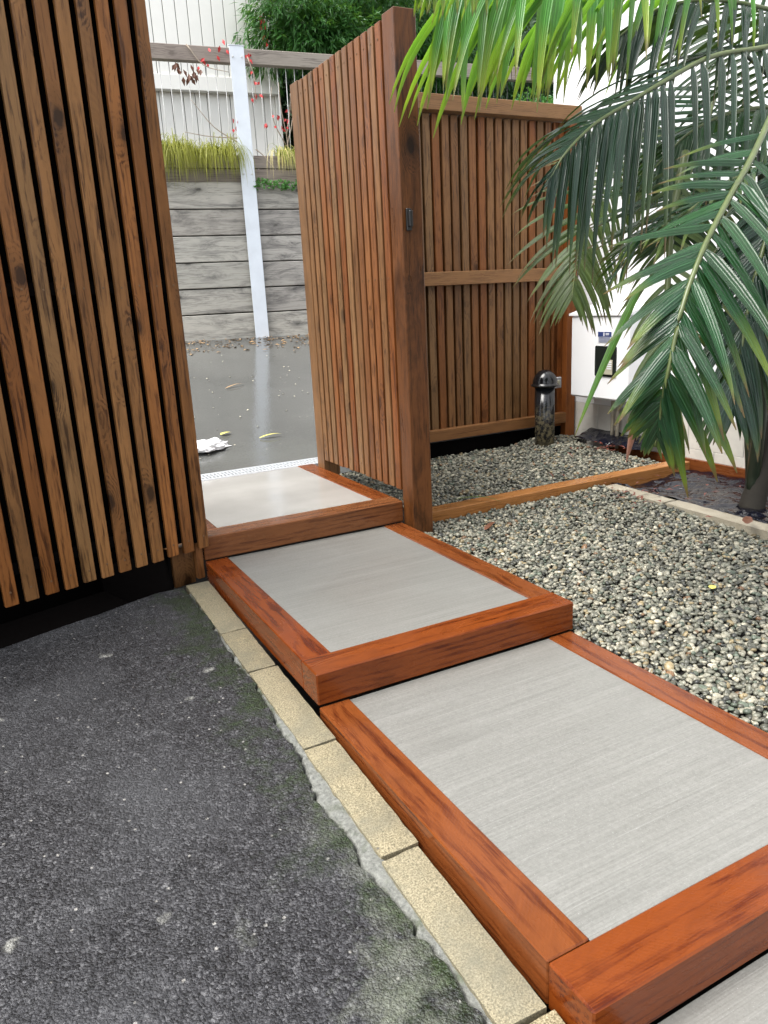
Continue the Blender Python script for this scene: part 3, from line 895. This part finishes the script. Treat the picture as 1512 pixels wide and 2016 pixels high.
rb = thing('safety_railing', bw(0, 2.6), 'weathered timber top rail with thin steel pickets above the retaining wall', 'railing')
for s0, s1 in ((-3.4, -.003), (.003, 3.2), (3.21, 6.5)):
    timber('top_rail', bw(s0, 3.612, 0), bw(s1, 3.612, 0), .09, .138, M['beam'], rb, (0, 0, 1), .004)
s = -1.6
while s < 6.2:
    if abs(s) > .09:
        v_, f_ = tube([bw(s, 2.55, .06) - bw(s, 0, .06), bw(s, 3.545, .02) - bw(s, 0, .06)], [.0038, .0038], 5)
        link('picket', mesh('picket', v_, f_, M['picket'] if s < 1.2 else M['darkpicket'], True), None, rb, Matrix.Translation(bw(s, 0, .06)))
    s += .092

# ------------------------------------------------------------------ white clad house
hs_ = thing('clad_house', bw(-1, 2.6, 1.6), 'white house clad in vertical boards above the retaining wall', 'house')
def hbox(name, s0, s1, z0, z1, o0, o1, mat, bev=0.0):
    c0 = bw((s0 + s1) / 2, z0, (o0 + o1) / 2)
    c1 = bw((s0 + s1) / 2, z1, (o0 + o1) / 2)
    return timber(name, c0, c1, s1 - s0, abs(o1 - o0), mat, hs_, BN, bev)
s = .80
while s > -2.6:
    hbox('board', s - .136, s - .004, 3.82, 5.6, 1.5, 1.52, M['cladding'], .003)
    s -= .14
s = .80
while s > -2.6:
    hbox('board', s - .136, s - .004, 2.5, 3.66, 1.60, 1.62, M['cladding'], .003)
    s -= .14
hbox('wall', -2.6, .795, 3.80, 5.6, 1.521, 1.60, M['cladgap'])
hbox('wall', -2.6, .795, 2.4, 5.6, 1.625, 6.0, M['cladgap'])
hbox('band_board', -2.6, .82, 3.655, 3.815, 1.48, 1.60, M['cladding'], .004)
hbox('corner_trim', .80, .86, 2.5, 5.6, 1.56, 1.64, M['cladding'], .003)
hbox('eave', -2.8, 1.2, 4.95, 5.25, 1.15, 1.50, M['hedgedark']) if False else None
fp = thing('garden_post', bw(1.1, 2.6, 1.3), 'square beige timber post standing at the corner of the white house', 'post')
timber('post_shaft', bw(1.10, 2.6, 1.4), bw(1.10, 3.52, 1.4), .12, .12, M['trim'], fp, BN, .004)

# ------------------------------------------------------------------ foliage
def leafmesh(name, items, mat, seg=1):
    """items: (base, dir, normal, length, width); each a small kite-shaped folded leaf"""
    V, F, T = [], [], []
    for b, d, n, l, w in items:
        s = d.cross(n)
        if s.length < 1e-4:
            continue
        s.normalize()
        i = len(V)
        q = b + d * (l * .45)
        V += [b, q + s * (w / 2) + n * w * .15, b + d * l - n * l * .12, q - s * (w / 2) + n * w * .15, q]
        F += [(i, i + 1, i + 4), (i + 1, i + 2, i + 4), (i, i + 4, i + 3), (i + 4, i + 2, i + 3)]
        T += [0, .5, 1, .5, .5]
    me = mesh(name, V, F, mat)
    at_ = me.attributes.new('t', 'FLOAT', 'POINT')
    at_.data.foreach_set('value', T)
    return me
def rvec():
    while True:
        v = Vector((random.uniform(-1, 1), random.uniform(-1, 1), random.uniform(-1, 1)))
        if .05 < v.length < 1:
            return v.normalized()
def crown(center, rad, nclus, per, l, w, droop=.3, facing=None, clump=.10):
    out = []
    lobes = [(Vector((rvec().x * rad[0] * .55, rvec().y * rad[1] * .55, rvec().z * rad[2] * .55)), random.uniform(.45, .7)) for _ in range(14)]
    for _ in range(nclus):
        lo, rr = random.choice(lobes)
        d = rvec()
        if facing is not None and d.dot(facing) < -.3:
            d = -d
        k = random.uniform(.55, 1.0) ** .5
        p = Vector(center) + lo + Vector((d.x * rad[0], d.y * rad[1], d.z * rad[2])) * rr * k
        ax = (d + Vector((0, 0, -.3)) + rvec() * .5).normalized()
        for _ in range(per):
            dd = (ax + rvec() * .75 + Vector((0, 0, -droop))).normalized()
            n = (rvec() * .6 + Vector((0, 0, 1)) + BN * .4).normalized()
            out.append((p + rvec() * clump * random.random() + ax * random.random() * clump, dd, n, l * random.uniform(.6, 1.2), w * random.uniform(.7, 1.2)))
    return out
def tree(name, label, cat, base, parts, mat, trunk_h, l, w, group=None, nbranch=5):
    t = thing(name, base, label, cat, group)
    items = []
    for (c, rad, ncl, per, dr) in parts:
        items += crown(c, rad, ncl, per, l, w, dr, BN)
    link('crown', leafmesh('crown', items, mat), None, t, Matrix())
    V, F = tube([Vector(base), Vector(base) + Vector((.04, 0, trunk_h * .5)), Vector(base) + Vector((0, .05, trunk_h))], [.09, .07, .05], 10)
    V = list(V)
    for k in range(nbranch):
        c = parts[k % len(parts)][0]
        e = Vector(c) + rvec() * .4
        s_ = Vector(base) + Vector((0, 0, trunk_h * random.uniform(.4, .9)))
        v2, f2 = tube([s_, s_.lerp(e, .5) + Vector((0, 0, .1)), e], [.04, .025, .01], 6)
        b = len(V)
        V += v2
        F += [tuple(i + b for i in f) for f in f2]
    link('trunk', mesh('trunk', V, F, M['trunk'], True), None, t, Matrix())
    return t
tree('willowy_tree', 'bright green leafy tree overhanging the rail beside the white house', 'tree', bw(2.2, 2.6, 2.0),
     [(bw(1.25, 4.25, 1.2), (.85, .6, .52), 900, 12, .35), (bw(2.6, 4.3, 1.5), (1.0, .7, .62), 800, 12, .35), (bw(1.9, 5.0, 1.6), (1.3, .8, .5), 600, 12, .3)], M['hedge'], 1.8, .12, .024)
tree('conifer', 'dark green dense tree behind the gate post and the railing', 'tree', bw(4.2, 2.6, 2.8),
     [(bw(3.6, 4.3, 2.4), (1.1, .7, 1.1), 900, 12, .8), (bw(5.0, 4.2, 2.3), (1.1, .7, 1.1), 800, 12, .8), (bw(2.7, 3.5, 2.6), (1.0, .5, .9), 700, 12, .6)], M['hedgedark'], 2.4, .11, .028)
tree('leafy_shrub', 'light green shrub showing just above the fence top below the railing', 'shrub', bw(4.4, 2.6, .8),
     [(bw(4.0, 3.3, .5), (.55, .35, .2), 220, 10, .1), (bw(3.3, 3.1, .6), (.5, .3, .25), 160, 10, .1)], M['creeper'], .5, .07, .04)
# deep backdrop of foliage behind the two trees
tree('background_hedge', 'deep green hedge closing the view behind the trees', 'hedge', bw(3.5, 2.6, 3.8),
     [(bw(1.5, 3.3, 3.3), (1.3, .4, .8), 500, 10, .4), (bw(3.4, 3.3, 3.3), (1.3, .4, .8), 500, 10, .4), (bw(1.8, 4.3, 3.3), (1.3, .4, 1.6), 900, 10, .4), (bw(4.0, 4.3, 3.5), (1.5, .4, 1.8), 900, 10, .4), (bw(6.2, 4.2, 3.5), (1.5, .4, 1.8), 700, 10, .4)], M['hedgedark'], 1.5, .15, .05)

def leafattr(me, T):
    a_ = me.attributes.new('t', 'FLOAT', 'POINT')
    a_.data.foreach_set('value', T)
    a_ = me.attributes.new('w', 'FLOAT', 'POINT')
    a_.data.foreach_set('value', [1.0, 0.0, -1.0] * (len(T) // 3))
def blade(b, d, l, w, g, seg=6, side=None, fold=.0, taper=1.2):
    """curved tapering strip; returns verts, faces, t"""
    V, F, T = [], [], []
    p = Vector(b)
    dr_ = Vector(d).normalized()
    sv = side if side is not None else dr_.cross(Vector((0, 0, 1)))
    if sv.length < 1e-3:
        sv = Vector((1, 0, 0))
    sv = sv.normalized()
    for i in range(seg + 1):
        f = i / seg
        ww_ = w * (min(1, f * 5 + .35)) * max(.03, (1 - f ** 2.2)) ** (1 / taper) / 2
        s2 = (sv - dr_ * sv.dot(dr_)).normalized()
        n2 = s2.cross(dr_)
        V += [p + s2 * ww_ + n2 * fold * ww_, p.copy(), p - s2 * ww_ + n2 * fold * ww_]
        T += [f] * 3
        if i < seg:
            k = i * 3
            F += [(k, k + 1, k + 4, k + 3), (k + 1, k + 2, k + 5, k + 4)]
        p = p + dr_ * (l / seg)
        dr_ = (dr_ + Vector((0, 0, -1)) * (g / seg) * (.35 + 1.3 * f)).normalized()
    return V, F, T
def tuft(label, s0, s1, n, h, hang, cols=M['grass']):
    V, F, T = [], [], []
    for _ in range(n):
        s = random.uniform(s0, s1)
        s += .05 * nz(s * 30, 1)
        hh = h * (.55 + .6 * (0.5 + nz(s * 5, 2.2)))
        if random.random() < hang:
            d = BN * random.uniform(.3, 1.0) + BU * random.uniform(-.5, .5) + Vector((0, 0, random.uniform(.3, 1)))
            v, f, t_ = blade(bw(s, 2.69, random.uniform(.03, .12)), d, hh * random.uniform(1.0, 1.9), .006, random.uniform(5, 11))
            sh_ = random.uniform(0, .6)
            t_ = [min(.92, q * .6 + sh_) for q in t_]
        else:
            d = BN * random.uniform(-.2, .5) + BU * random.uniform(-.7, .7) + Vector((0, 0, 1))
            v, f, t_ = blade(bw(s, 2.66, random.uniform(.08, .3)), d, hh * random.uniform(.4, .75), .008, random.uniform(1.5, 4))
            sh_ = random.uniform(-.2, .35)
            t_ = [min(.92, max(0, q + sh_)) for q in t_]
        b = len(V)
        V += v
        F += [tuple(i + b for i in q) for q in f]
        T += t_
    me = mesh('tuft', V, F, cols, True)
    a_ = me.attributes.new('t', 'FLOAT', 'POINT')
    a_.data.foreach_set('value', T)
    return me
gt1 = link('grass_tuft', tuft('', -1.3, -.10, 1900, .34, .5))
tag(gt1, 'long yellow green grass hanging over the plank wall left of the steel post', 'grass', kind='stuff')
gt2 = link('grass_tuft', tuft('', .36, .68, 300, .26, .55))
tag(gt2, 'small grass tuft on top of the plank wall beside the gate', 'grass', kind='stuff')
items = []
for _ in range(420):
    s = random.uniform(.05, .62)
    p = bw(s, 2.43 + random.uniform(-.07, .02) - .03 * nz(s * 9, 3), random.uniform(-.05, .08))
    items.append((p, (rvec() + BN).normalized(), (Vector((0, 0, 1)) + BN * .8 + rvec() * .5).normalized(), .035, .03))
tag(link('trailing_creeper', leafmesh('creeper', items, M['creeper'])), 'small bright green creeper trailing over the upper planks right of the steel post', 'creeper')
# red creeper on the rail, with twigs
def creeper(label, anchor, leaves, twigs, lm=M['redleaf']):
    t = thing('red_creeper', anchor, label, 'creeper', None)
    V, F = [], []
    for tw in twigs:
        v, f = tube(catmull([bw(*q) for q in tw], 8), [.007 - .004 * i / 8 for i in range(9)], 5)
        b = len(V)
        V += v
        F += [tuple(i + b for i in q) for q in f]
    link('twigs', mesh('twigs', V, F, M['twig'], True), None, t, Matrix())
    it = []
    for (s, z, o_, n, lm_) in leaves:
        for _ in range(n - 1):
            d = (Vector((0, 0, -1)) + rvec() * .8).normalized()
            it.append((bw(s + random.uniform(-.05, .05), z + random.uniform(-.06, .06), o_), d, (BN + rvec() * .5).normalized(), random.uniform(.035, .075), .03))
    link('leaves', leafmesh('leaves', it, lm), None, t, Matrix())
creeper('red leaved creeper hanging on the rail around the top of the steel post', bw(0, 3.5), [(-.13, 3.68, -.09, 4, 0), (-.24, 3.62, -.08, 3, 0), (-.36, 3.52, -.07, 5, 0), (.14, 3.60, -.07, 5, 0), (.16, 3.42, -.06, 5, 0), (.16, 3.28, -.04, 4, 0), (-.10, 2.98, -.05, 5, 0)],
        [[(-.5, 3.68, -.06), (-.35, 3.5, -.07), (-.1, 3.45, -.07)], [(.1, 3.6, -.07), (.16, 3.4, -.06), (.15, 3.2, -.03)], [(-.05, 2.8, -.03), (-.3, 2.95, -.02), (-.5, 3.2, 0)], [(-.05, 2.85, -.03), (-.35, 2.86, -.02), (-.6, 2.9, 0)], [(.12, 2.75, 0), (.2, 2.68, -.02), (.3, 2.55, -.04)]])
creeper('red and brown leaved young shrub with bare pale twigs right of the steel post', bw(.5, 2.6, .3), [(.42, 3.10, .25, 5, 0), (.58, 3.15, .25, 4, 0), (.52, 3.0, .25, 4, 0), (.36, 3.02, .25, 3, 0)],
        [[(.55, 2.6, .3), (.55, 2.9, .28), (.5, 3.2, .25), (.48, 3.45, .2)], [(.54, 2.85, .3), (.42, 3.05, .26), (.38, 3.25, .22), (.4, 3.4, .2)], [(.55, 2.85, .3), (.62, 3.1, .26), (.66, 3.4, .2), (.85, 3.2, .2)], [(.55, 2.95, .3), (.6, 3.2, .26), (.6, 3.35, .2)]])
items = [(bw(-.5 + random.uniform(-.13, .13), 3.48 + random.uniform(-.1, .04), -.06), (Vector((0, 0, -1)) + rvec() * .6).normalized(), (BN + rvec() * .5).normalized(), .08, .04) for _ in range(20)]
tag(link('hanging_leaves', leafmesh('hanging_leaves', items, M['brownleaf'])), 'small bunch of dull brown green leaves hanging below the top rail', 'leaves')
items = [(bw(.55 + random.uniform(-.04, .04), 4.15 + random.uniform(-.16, .2), .9), (Vector((0, 0, -1)) + rvec() * .6).normalized(), (BN + rvec() * .5).normalized(), .06, .035) for _ in range(12)]
tag(link('hanging_leaves', leafmesh('hanging_leaves', items, M['redleaf'])), 'red leaves hanging beside the house corner above the rail', 'leaves')

# leaf litter along the base of the wall and on the wet drive
def flatleaves(name, pts, mat, l, w, label, zoff=.006):
    it = []
    for x, y, z in pts:
        d = Vector((random.uniform(-1, 1), random.uniform(-1, 1), random.uniform(-.05, .15))).normalized()
        it.append((Vector((x, y, z + zoff)), d, (Vector((0, 0, 1)) + rvec() * .25).normalized(), l * random.uniform(.5, 1.3), w * random.uniform(.6, 1.2)))
    o_ = link(name, leafmesh(name, it, mat))
    return tag(o_, label, kind='stuff')
P_ = []
for _ in range(420):
    s = random.uniform(-1.6, 2.0)
    o_ = -abs(random.gauss(.02, .33)) - .05
    p = bw(s, 0, o_)
    P_.append((p.x, p.y, dz(p.y)))
flatleaves('leaf_litter', P_, M['paleleaf'], .06, .03, 'brown leaf litter along the foot of the plank wall')
P_ = [(random.uniform(.9, 2.6), y, dz(y)) for y in [random.uniform(4.7, 7.6) for _ in range(60)]]
flatleaves('leaf_litter', P_, m_plain('pale_petals', (.6, .56, .42), .5), .022, .016, 'tiny pale petals scattered over the wet drive')
def bigleaf(name, p, ang_, l, w, mat, label, tilt=.08, curl=.6):
    V, F, T = blade(Vector((0, 0, 0)), Vector((math.cos(ang_), math.sin(ang_), tilt + .15)), l, w, curl, 6, fold=.25)
    me = mesh(name, V, F, mat, True)
    return tag(link(name, me, None, None, Matrix.Translation(p)), label, 'fallen leaf')
bigleaf('fallen_leaf', (1.38, 5.12, dz(5.12) + .008), .2, .085, .045, M['yellowleaf'], 'yellow fallen leaf on the wet drive above the white bag')
bigleaf('fallen_leaf', (1.60, 4.95, dz(4.95) + .008), .0, .16, .03, M['yellowleaf'], 'long pale yellow leaf on the wet drive in front of the drain')
bigleaf('fallen_leaf', (1.78, 6.3, dz(6.3) + .008), .4, .22, .02, M['paleleaf'], 'thin brown leaf stalk lying on the wet drive halfway to the wall')
bigleaf('fallen_leaf', (2.10, 3.30, .112), -.8, .26, .018, M['palm_olive'], 'dark narrow palm leaflet lying across the orange edging board', curl=.9)
bigleaf('fallen_leaf', (2.93, 2.16, .10), .6, .10, .045, M['brownleaf'], 'dark dead leaf lying on the kerb near the right edge')
bigleaf('fallen_leaf', (2.02, 2.9, gravel_z(2.02, 2.9) + .012), .5, .12, .03, M['brownleaf'], 'brown leaf on the pebbles beside the middle step frame')
bigleaf('fallen_leaf', (2.36, 1.87, gravel_z(2.36, 1.87) + .012), .5, .035, .03, M['yellowleaf'], 'small orange leaf among the pebbles near the lower step')
P_ = [(3.55 + random.gauss(0, .10), 3.72 + random.gauss(0, .07), .145) for _ in range(40)] + [(2.92 + random.gauss(0, .09), 2.9 + random.gauss(0, .2), .09) for _ in range(30)] + [(3.3 + random.gauss(0, .14), 2.9 + random.gauss(0, .15), .085) for _ in range(14)]
flatleaves('leaf_litter', P_, m_plain('red_brown_litter', (.15, .035, .02), .5), .05, .014, 'reddish brown palm litter on pebbles and plastic')

# white crumpled bag on the drive
bm = bmesh.new()
bmesh.ops.create_icosphere(bm, subdivisions=4, radius=1)
for v in bm.verts:
    n_ = nz(v.co.x * 2.3, v.co.y * 2.3, v.co.z * 2.3) * .35 + abs(nz(v.co.x * 6, v.co.y * 6, v.co.z * 6 + 4)) * .3
    v.co = Vector((v.co.x * .15, v.co.y * .095, max(-.1, v.co.z) * .05)) * (1 + n_)
me = bpy.data.meshes.new('bag')
bm.to_mesh(me)
bm.free()
me.materials.append(M['bag'])
tag(link('plastic_bag', me, None, None, Matrix.Translation((1.20, 4.88, dz(4.88) + .01)) @ Matrix.Rotation(.3, 4, 'Z')), 'crumpled white plastic bag lying on the wet drive behind the screen', 'bag')

# ------------------------------------------------------------------ palm
pt = Vector((3.33, 2.44, .03))
palm = thing('palm_tree', pt, 'large wet green palm with arching fronds hanging over the pebbles at the right', 'palm')
tr = catmull([pt, pt + Vector((.03, -.01, .15)), pt + Vector((.12, -.05, .6)), pt + Vector((.22, -.09, 1.3))], 16)
v_, f_ = tube(tr, [(.062 - .02 * i / 16) * (1 + .05 * (i % 2)) for i in range(17)], 14)
link('trunk', mesh('trunk', v_, f_, M['trunk'], True), None, palm, Matrix())
for q, (e1, e2, r0) in enumerate(((at(1478, 640, 3.5), at(1470, 380, 3.3), .030), (at(1506, 560, 3.3), at(1500, 300, 3.0), .034), (at(1440, 700, 3.7), at(1425, 500, 3.6), .018))):
    c = catmull([pt + Vector((.02 * q, .02 * q, .05)), pt.lerp(e1, .5) + Vector((.03, 0, .05)), e1, e2], 14)
    v_, f_ = tube(c, [r0 * (1 - .45 * i / 14) for i in range(15)], 10)
    link('stem', mesh('stem', v_, f_, M['stemdark'], True), None, palm, Matrix())

NLEAF = [0]
def frond(pts, n, L, width, droop, mat, alpha=(70, 25), lift=.15, face=None, sides=(1, -1), r0=.010, t0=.05, jit=.12, stem='stem', lside=(1, 1), fold=.45, seg=8, taper=1.3, sag=(0, 0), tip=1.0):
    P3 = [at(*q) for q in pts]
    m = 48
    C_ = catmull(P3, m)
    v, f = tube(C_, [r0 * (1 - .8 * i / m) + .0012 for i in range(m + 1)], 8)
    fr = link('frond', mesh('frond', v, f, M[stem], True), None, palm, Matrix())
    # recentre is not needed: the rachis mesh is the frond, its leaflets are sub-parts
    JV, JF, JT = [], [], []
    for k in range(n):
        t = t0 + (1 - t0) * (k + random.uniform(-.15, .15)) / n
        t = max(0, min(.999, t))
        u = t * m
        i = int(u)
        p = C_[i].lerp(C_[i + 1], u - i)
        T_ = (C_[min(i + 1, m)] - C_[max(i - 1, 0)]).normalized()
        U_ = (CAM - p).normalized() if face == 'cam' else (Vector(face) if face else Vector((0, 0, 1)))
        U_ = (U_ - T_ * U_.dot(T_)).normalized()
        Sd = T_.cross(U_)
        al = R(alpha[0] + (alpha[1] - alpha[0]) * t)
        for sg in sides:
            if random.random() < .13:
                continue
            ls = lside[0] if sg > 0 else lside[1]
            d = T_ * math.cos(al) + (Sd * sg * math.cos(lift) + U_ * math.sin(lift)) * math.sin(al) + rvec() * jit - Vector((0, 0, sag[0] if sg > 0 else sag[1]))
            prof = math.sin(math.pi * min(1, .18 + .80 * t)) ** .55
            ll = L * ls * prof * random.uniform(.82, 1.1) * (1 + (tip - 1) * t)
            w_ = width * (.6 + .4 * prof) * random.uniform(.8, 1.15)
            V, F, TT = blade(Vector((0, 0, 0)), d, ll, w_, droop * random.uniform(.7, 1.3), seg, side=T_, fold=fold * random.uniform(.6, 1.3), taper=taper)
            if NLEAF[0] < 300:
                me_ = mesh('leaflet', V, F, M[mat], True)
                leafattr(me_, TT)
                link('leaflet', me_, None, fr, Matrix.Translation(p))
                NLEAF[0] += 1
            else:
                b = len(JV)
                JV += [q + p for q in V]
                JF += [tuple(z + b for z in q) for q in F]
                JT += TT
    if JV:
        me_ = mesh('leaflets', JV, JF, M[mat], True)
        leafattr(me_, JT)
        tag(link('leaflets', me_, None, fr, Matrix()), kind='stuff')
    return fr
# near frond hanging down in front at the right
frond([(1560, 130, 2.6), (1490, 290, 2.35), (1430, 400, 2.2), (1385, 490, 2.1), (1345, 600, 2.05), (1318, 720, 2.05), (1302, 800, 2.1), (1298, 860, 2.15)], 34, .52, 0.040, .5, 'palm_mid', alpha=(56, 24), face='cam', lift=-.1, jit=.19, lside=(.62, 1.0), t0=.12, tip=.75)
# big arching frond with long hanging leaflets
frond([(1640, 60, 3.0), (1512, 92, 2.8), (1400, 112, 2.7), (1300, 165, 2.6), (1235, 205, 2.55), (1170, 245, 2.5), (1115, 300, 2.45), (1085, 350, 2.45)], 36, .60, 0.033, 1.6, 'palm_dark', alpha=(64, 20), lift=.35, jit=.07, t0=.05, lside=(.8, 1.05), sag=(0, 1.3))
# bright fronds hanging in from above the frame
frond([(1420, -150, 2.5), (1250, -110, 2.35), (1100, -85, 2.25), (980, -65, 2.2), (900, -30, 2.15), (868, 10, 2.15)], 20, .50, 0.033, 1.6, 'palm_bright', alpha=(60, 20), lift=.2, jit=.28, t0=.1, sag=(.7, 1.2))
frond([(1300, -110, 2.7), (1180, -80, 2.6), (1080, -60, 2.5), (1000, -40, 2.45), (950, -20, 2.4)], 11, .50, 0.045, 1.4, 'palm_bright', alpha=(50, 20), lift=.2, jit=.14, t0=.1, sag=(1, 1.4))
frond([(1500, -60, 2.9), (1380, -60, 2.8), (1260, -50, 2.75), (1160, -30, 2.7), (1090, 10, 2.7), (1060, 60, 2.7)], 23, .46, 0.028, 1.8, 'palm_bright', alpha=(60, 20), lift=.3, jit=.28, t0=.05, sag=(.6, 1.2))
# small feather frond over the fence corner
frond([(1330, 250, 3.6), (1250, 300, 3.55), (1180, 380, 3.5), (1145, 460, 3.5), (1132, 540, 3.5), (1126, 590, 3.5)], 35, .42, 0.025, .9, 'palm_olive', alpha=(62, 26), face='cam', lift=0, jit=.05, r0=.006)
# dark frond behind, leaflets level
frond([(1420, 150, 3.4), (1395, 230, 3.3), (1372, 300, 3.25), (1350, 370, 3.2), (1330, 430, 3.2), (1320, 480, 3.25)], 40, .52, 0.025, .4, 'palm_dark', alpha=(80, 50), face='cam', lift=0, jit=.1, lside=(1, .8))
# olive hanging frond in the middle
frond([(1350, 300, 2.7), (1325, 420, 2.65), (1316, 540, 2.6), (1308, 660, 2.6), (1296, 780, 2.6), (1290, 880, 2.65)], 30, .36, 0.021, 1.0, 'palm_olive', alpha=(60, 24), face='cam', lift=0, jit=.16, r0=.014, lside=(.75, 1.1), tip=.7)
# upper right fronds against the white wall
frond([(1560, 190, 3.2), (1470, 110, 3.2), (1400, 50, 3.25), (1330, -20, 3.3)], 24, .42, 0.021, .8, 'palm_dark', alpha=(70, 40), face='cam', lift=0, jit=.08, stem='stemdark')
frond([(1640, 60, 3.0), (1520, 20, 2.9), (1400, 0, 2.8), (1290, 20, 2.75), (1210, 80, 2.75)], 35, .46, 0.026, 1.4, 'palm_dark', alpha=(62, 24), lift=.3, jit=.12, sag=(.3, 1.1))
frond([(1640, 250, 3.1), (1540, 215, 3.0), (1450, 220, 2.95), (1360, 260, 2.9), (1290, 330, 2.9)], 32, .42, 0.025, 1.4, 'palm_mid', alpha=(62, 24), lift=.3, jit=.14, sag=(.2, 1.0))
frond([(1620, 330, 2.9), (1540, 320, 2.75), (1450, 350, 2.65), (1350, 420, 2.6), (1270, 470, 2.6), (1210, 540, 2.6)], 32, .32, 0.020, 1.1, 'palm_mid', alpha=(50, 24), lift=.2, jit=.14)
# broad dark leaflets at the right edge
frond([(1600, 240, 2.7), (1540, 380, 2.55), (1500, 500, 2.5), (1475, 600, 2.5), (1455, 720, 2.5), (1448, 800, 2.5)], 34, .42, 0.043, .9, 'palm_dark', alpha=(38, 16), face='cam', lift=0, jit=.1)
frond([(1200, -120, 2.2), (1000, -60, 1.9), (880, -40, 1.75), (820, -30, 1.7)], 14, .12, 0.020, 2.2, 'palm_bright', alpha=(60, 25), lift=.2, jit=.15, t0=.4, sag=(1, 1))
# one long bright leaflet in front of the meter box
V, F, TT = blade(at(1262, 560, 2.3), at(1125, 850, 2.3) - at(1262, 560, 2.3), .50, .026, .25, 10, side=rt, fold=.3)
me = mesh('leaflet', V, F, M['palm_bright'], True)
leafattr(me, TT)
link('dangling_leaflet', me, None, palm, Matrix())
V, F, TT = blade(at(1262, 790, 2.4), at(1235, 900, 2.4) - at(1262, 790, 2.4), .2, .03, .1, 8, side=rt, fold=.5)
me = mesh('dead_leaflet', V, F, M['brownleaf'], True)
link('dead_leaflet', me, None, palm, Matrix())['label'] = 'withered dark brown leaflet'
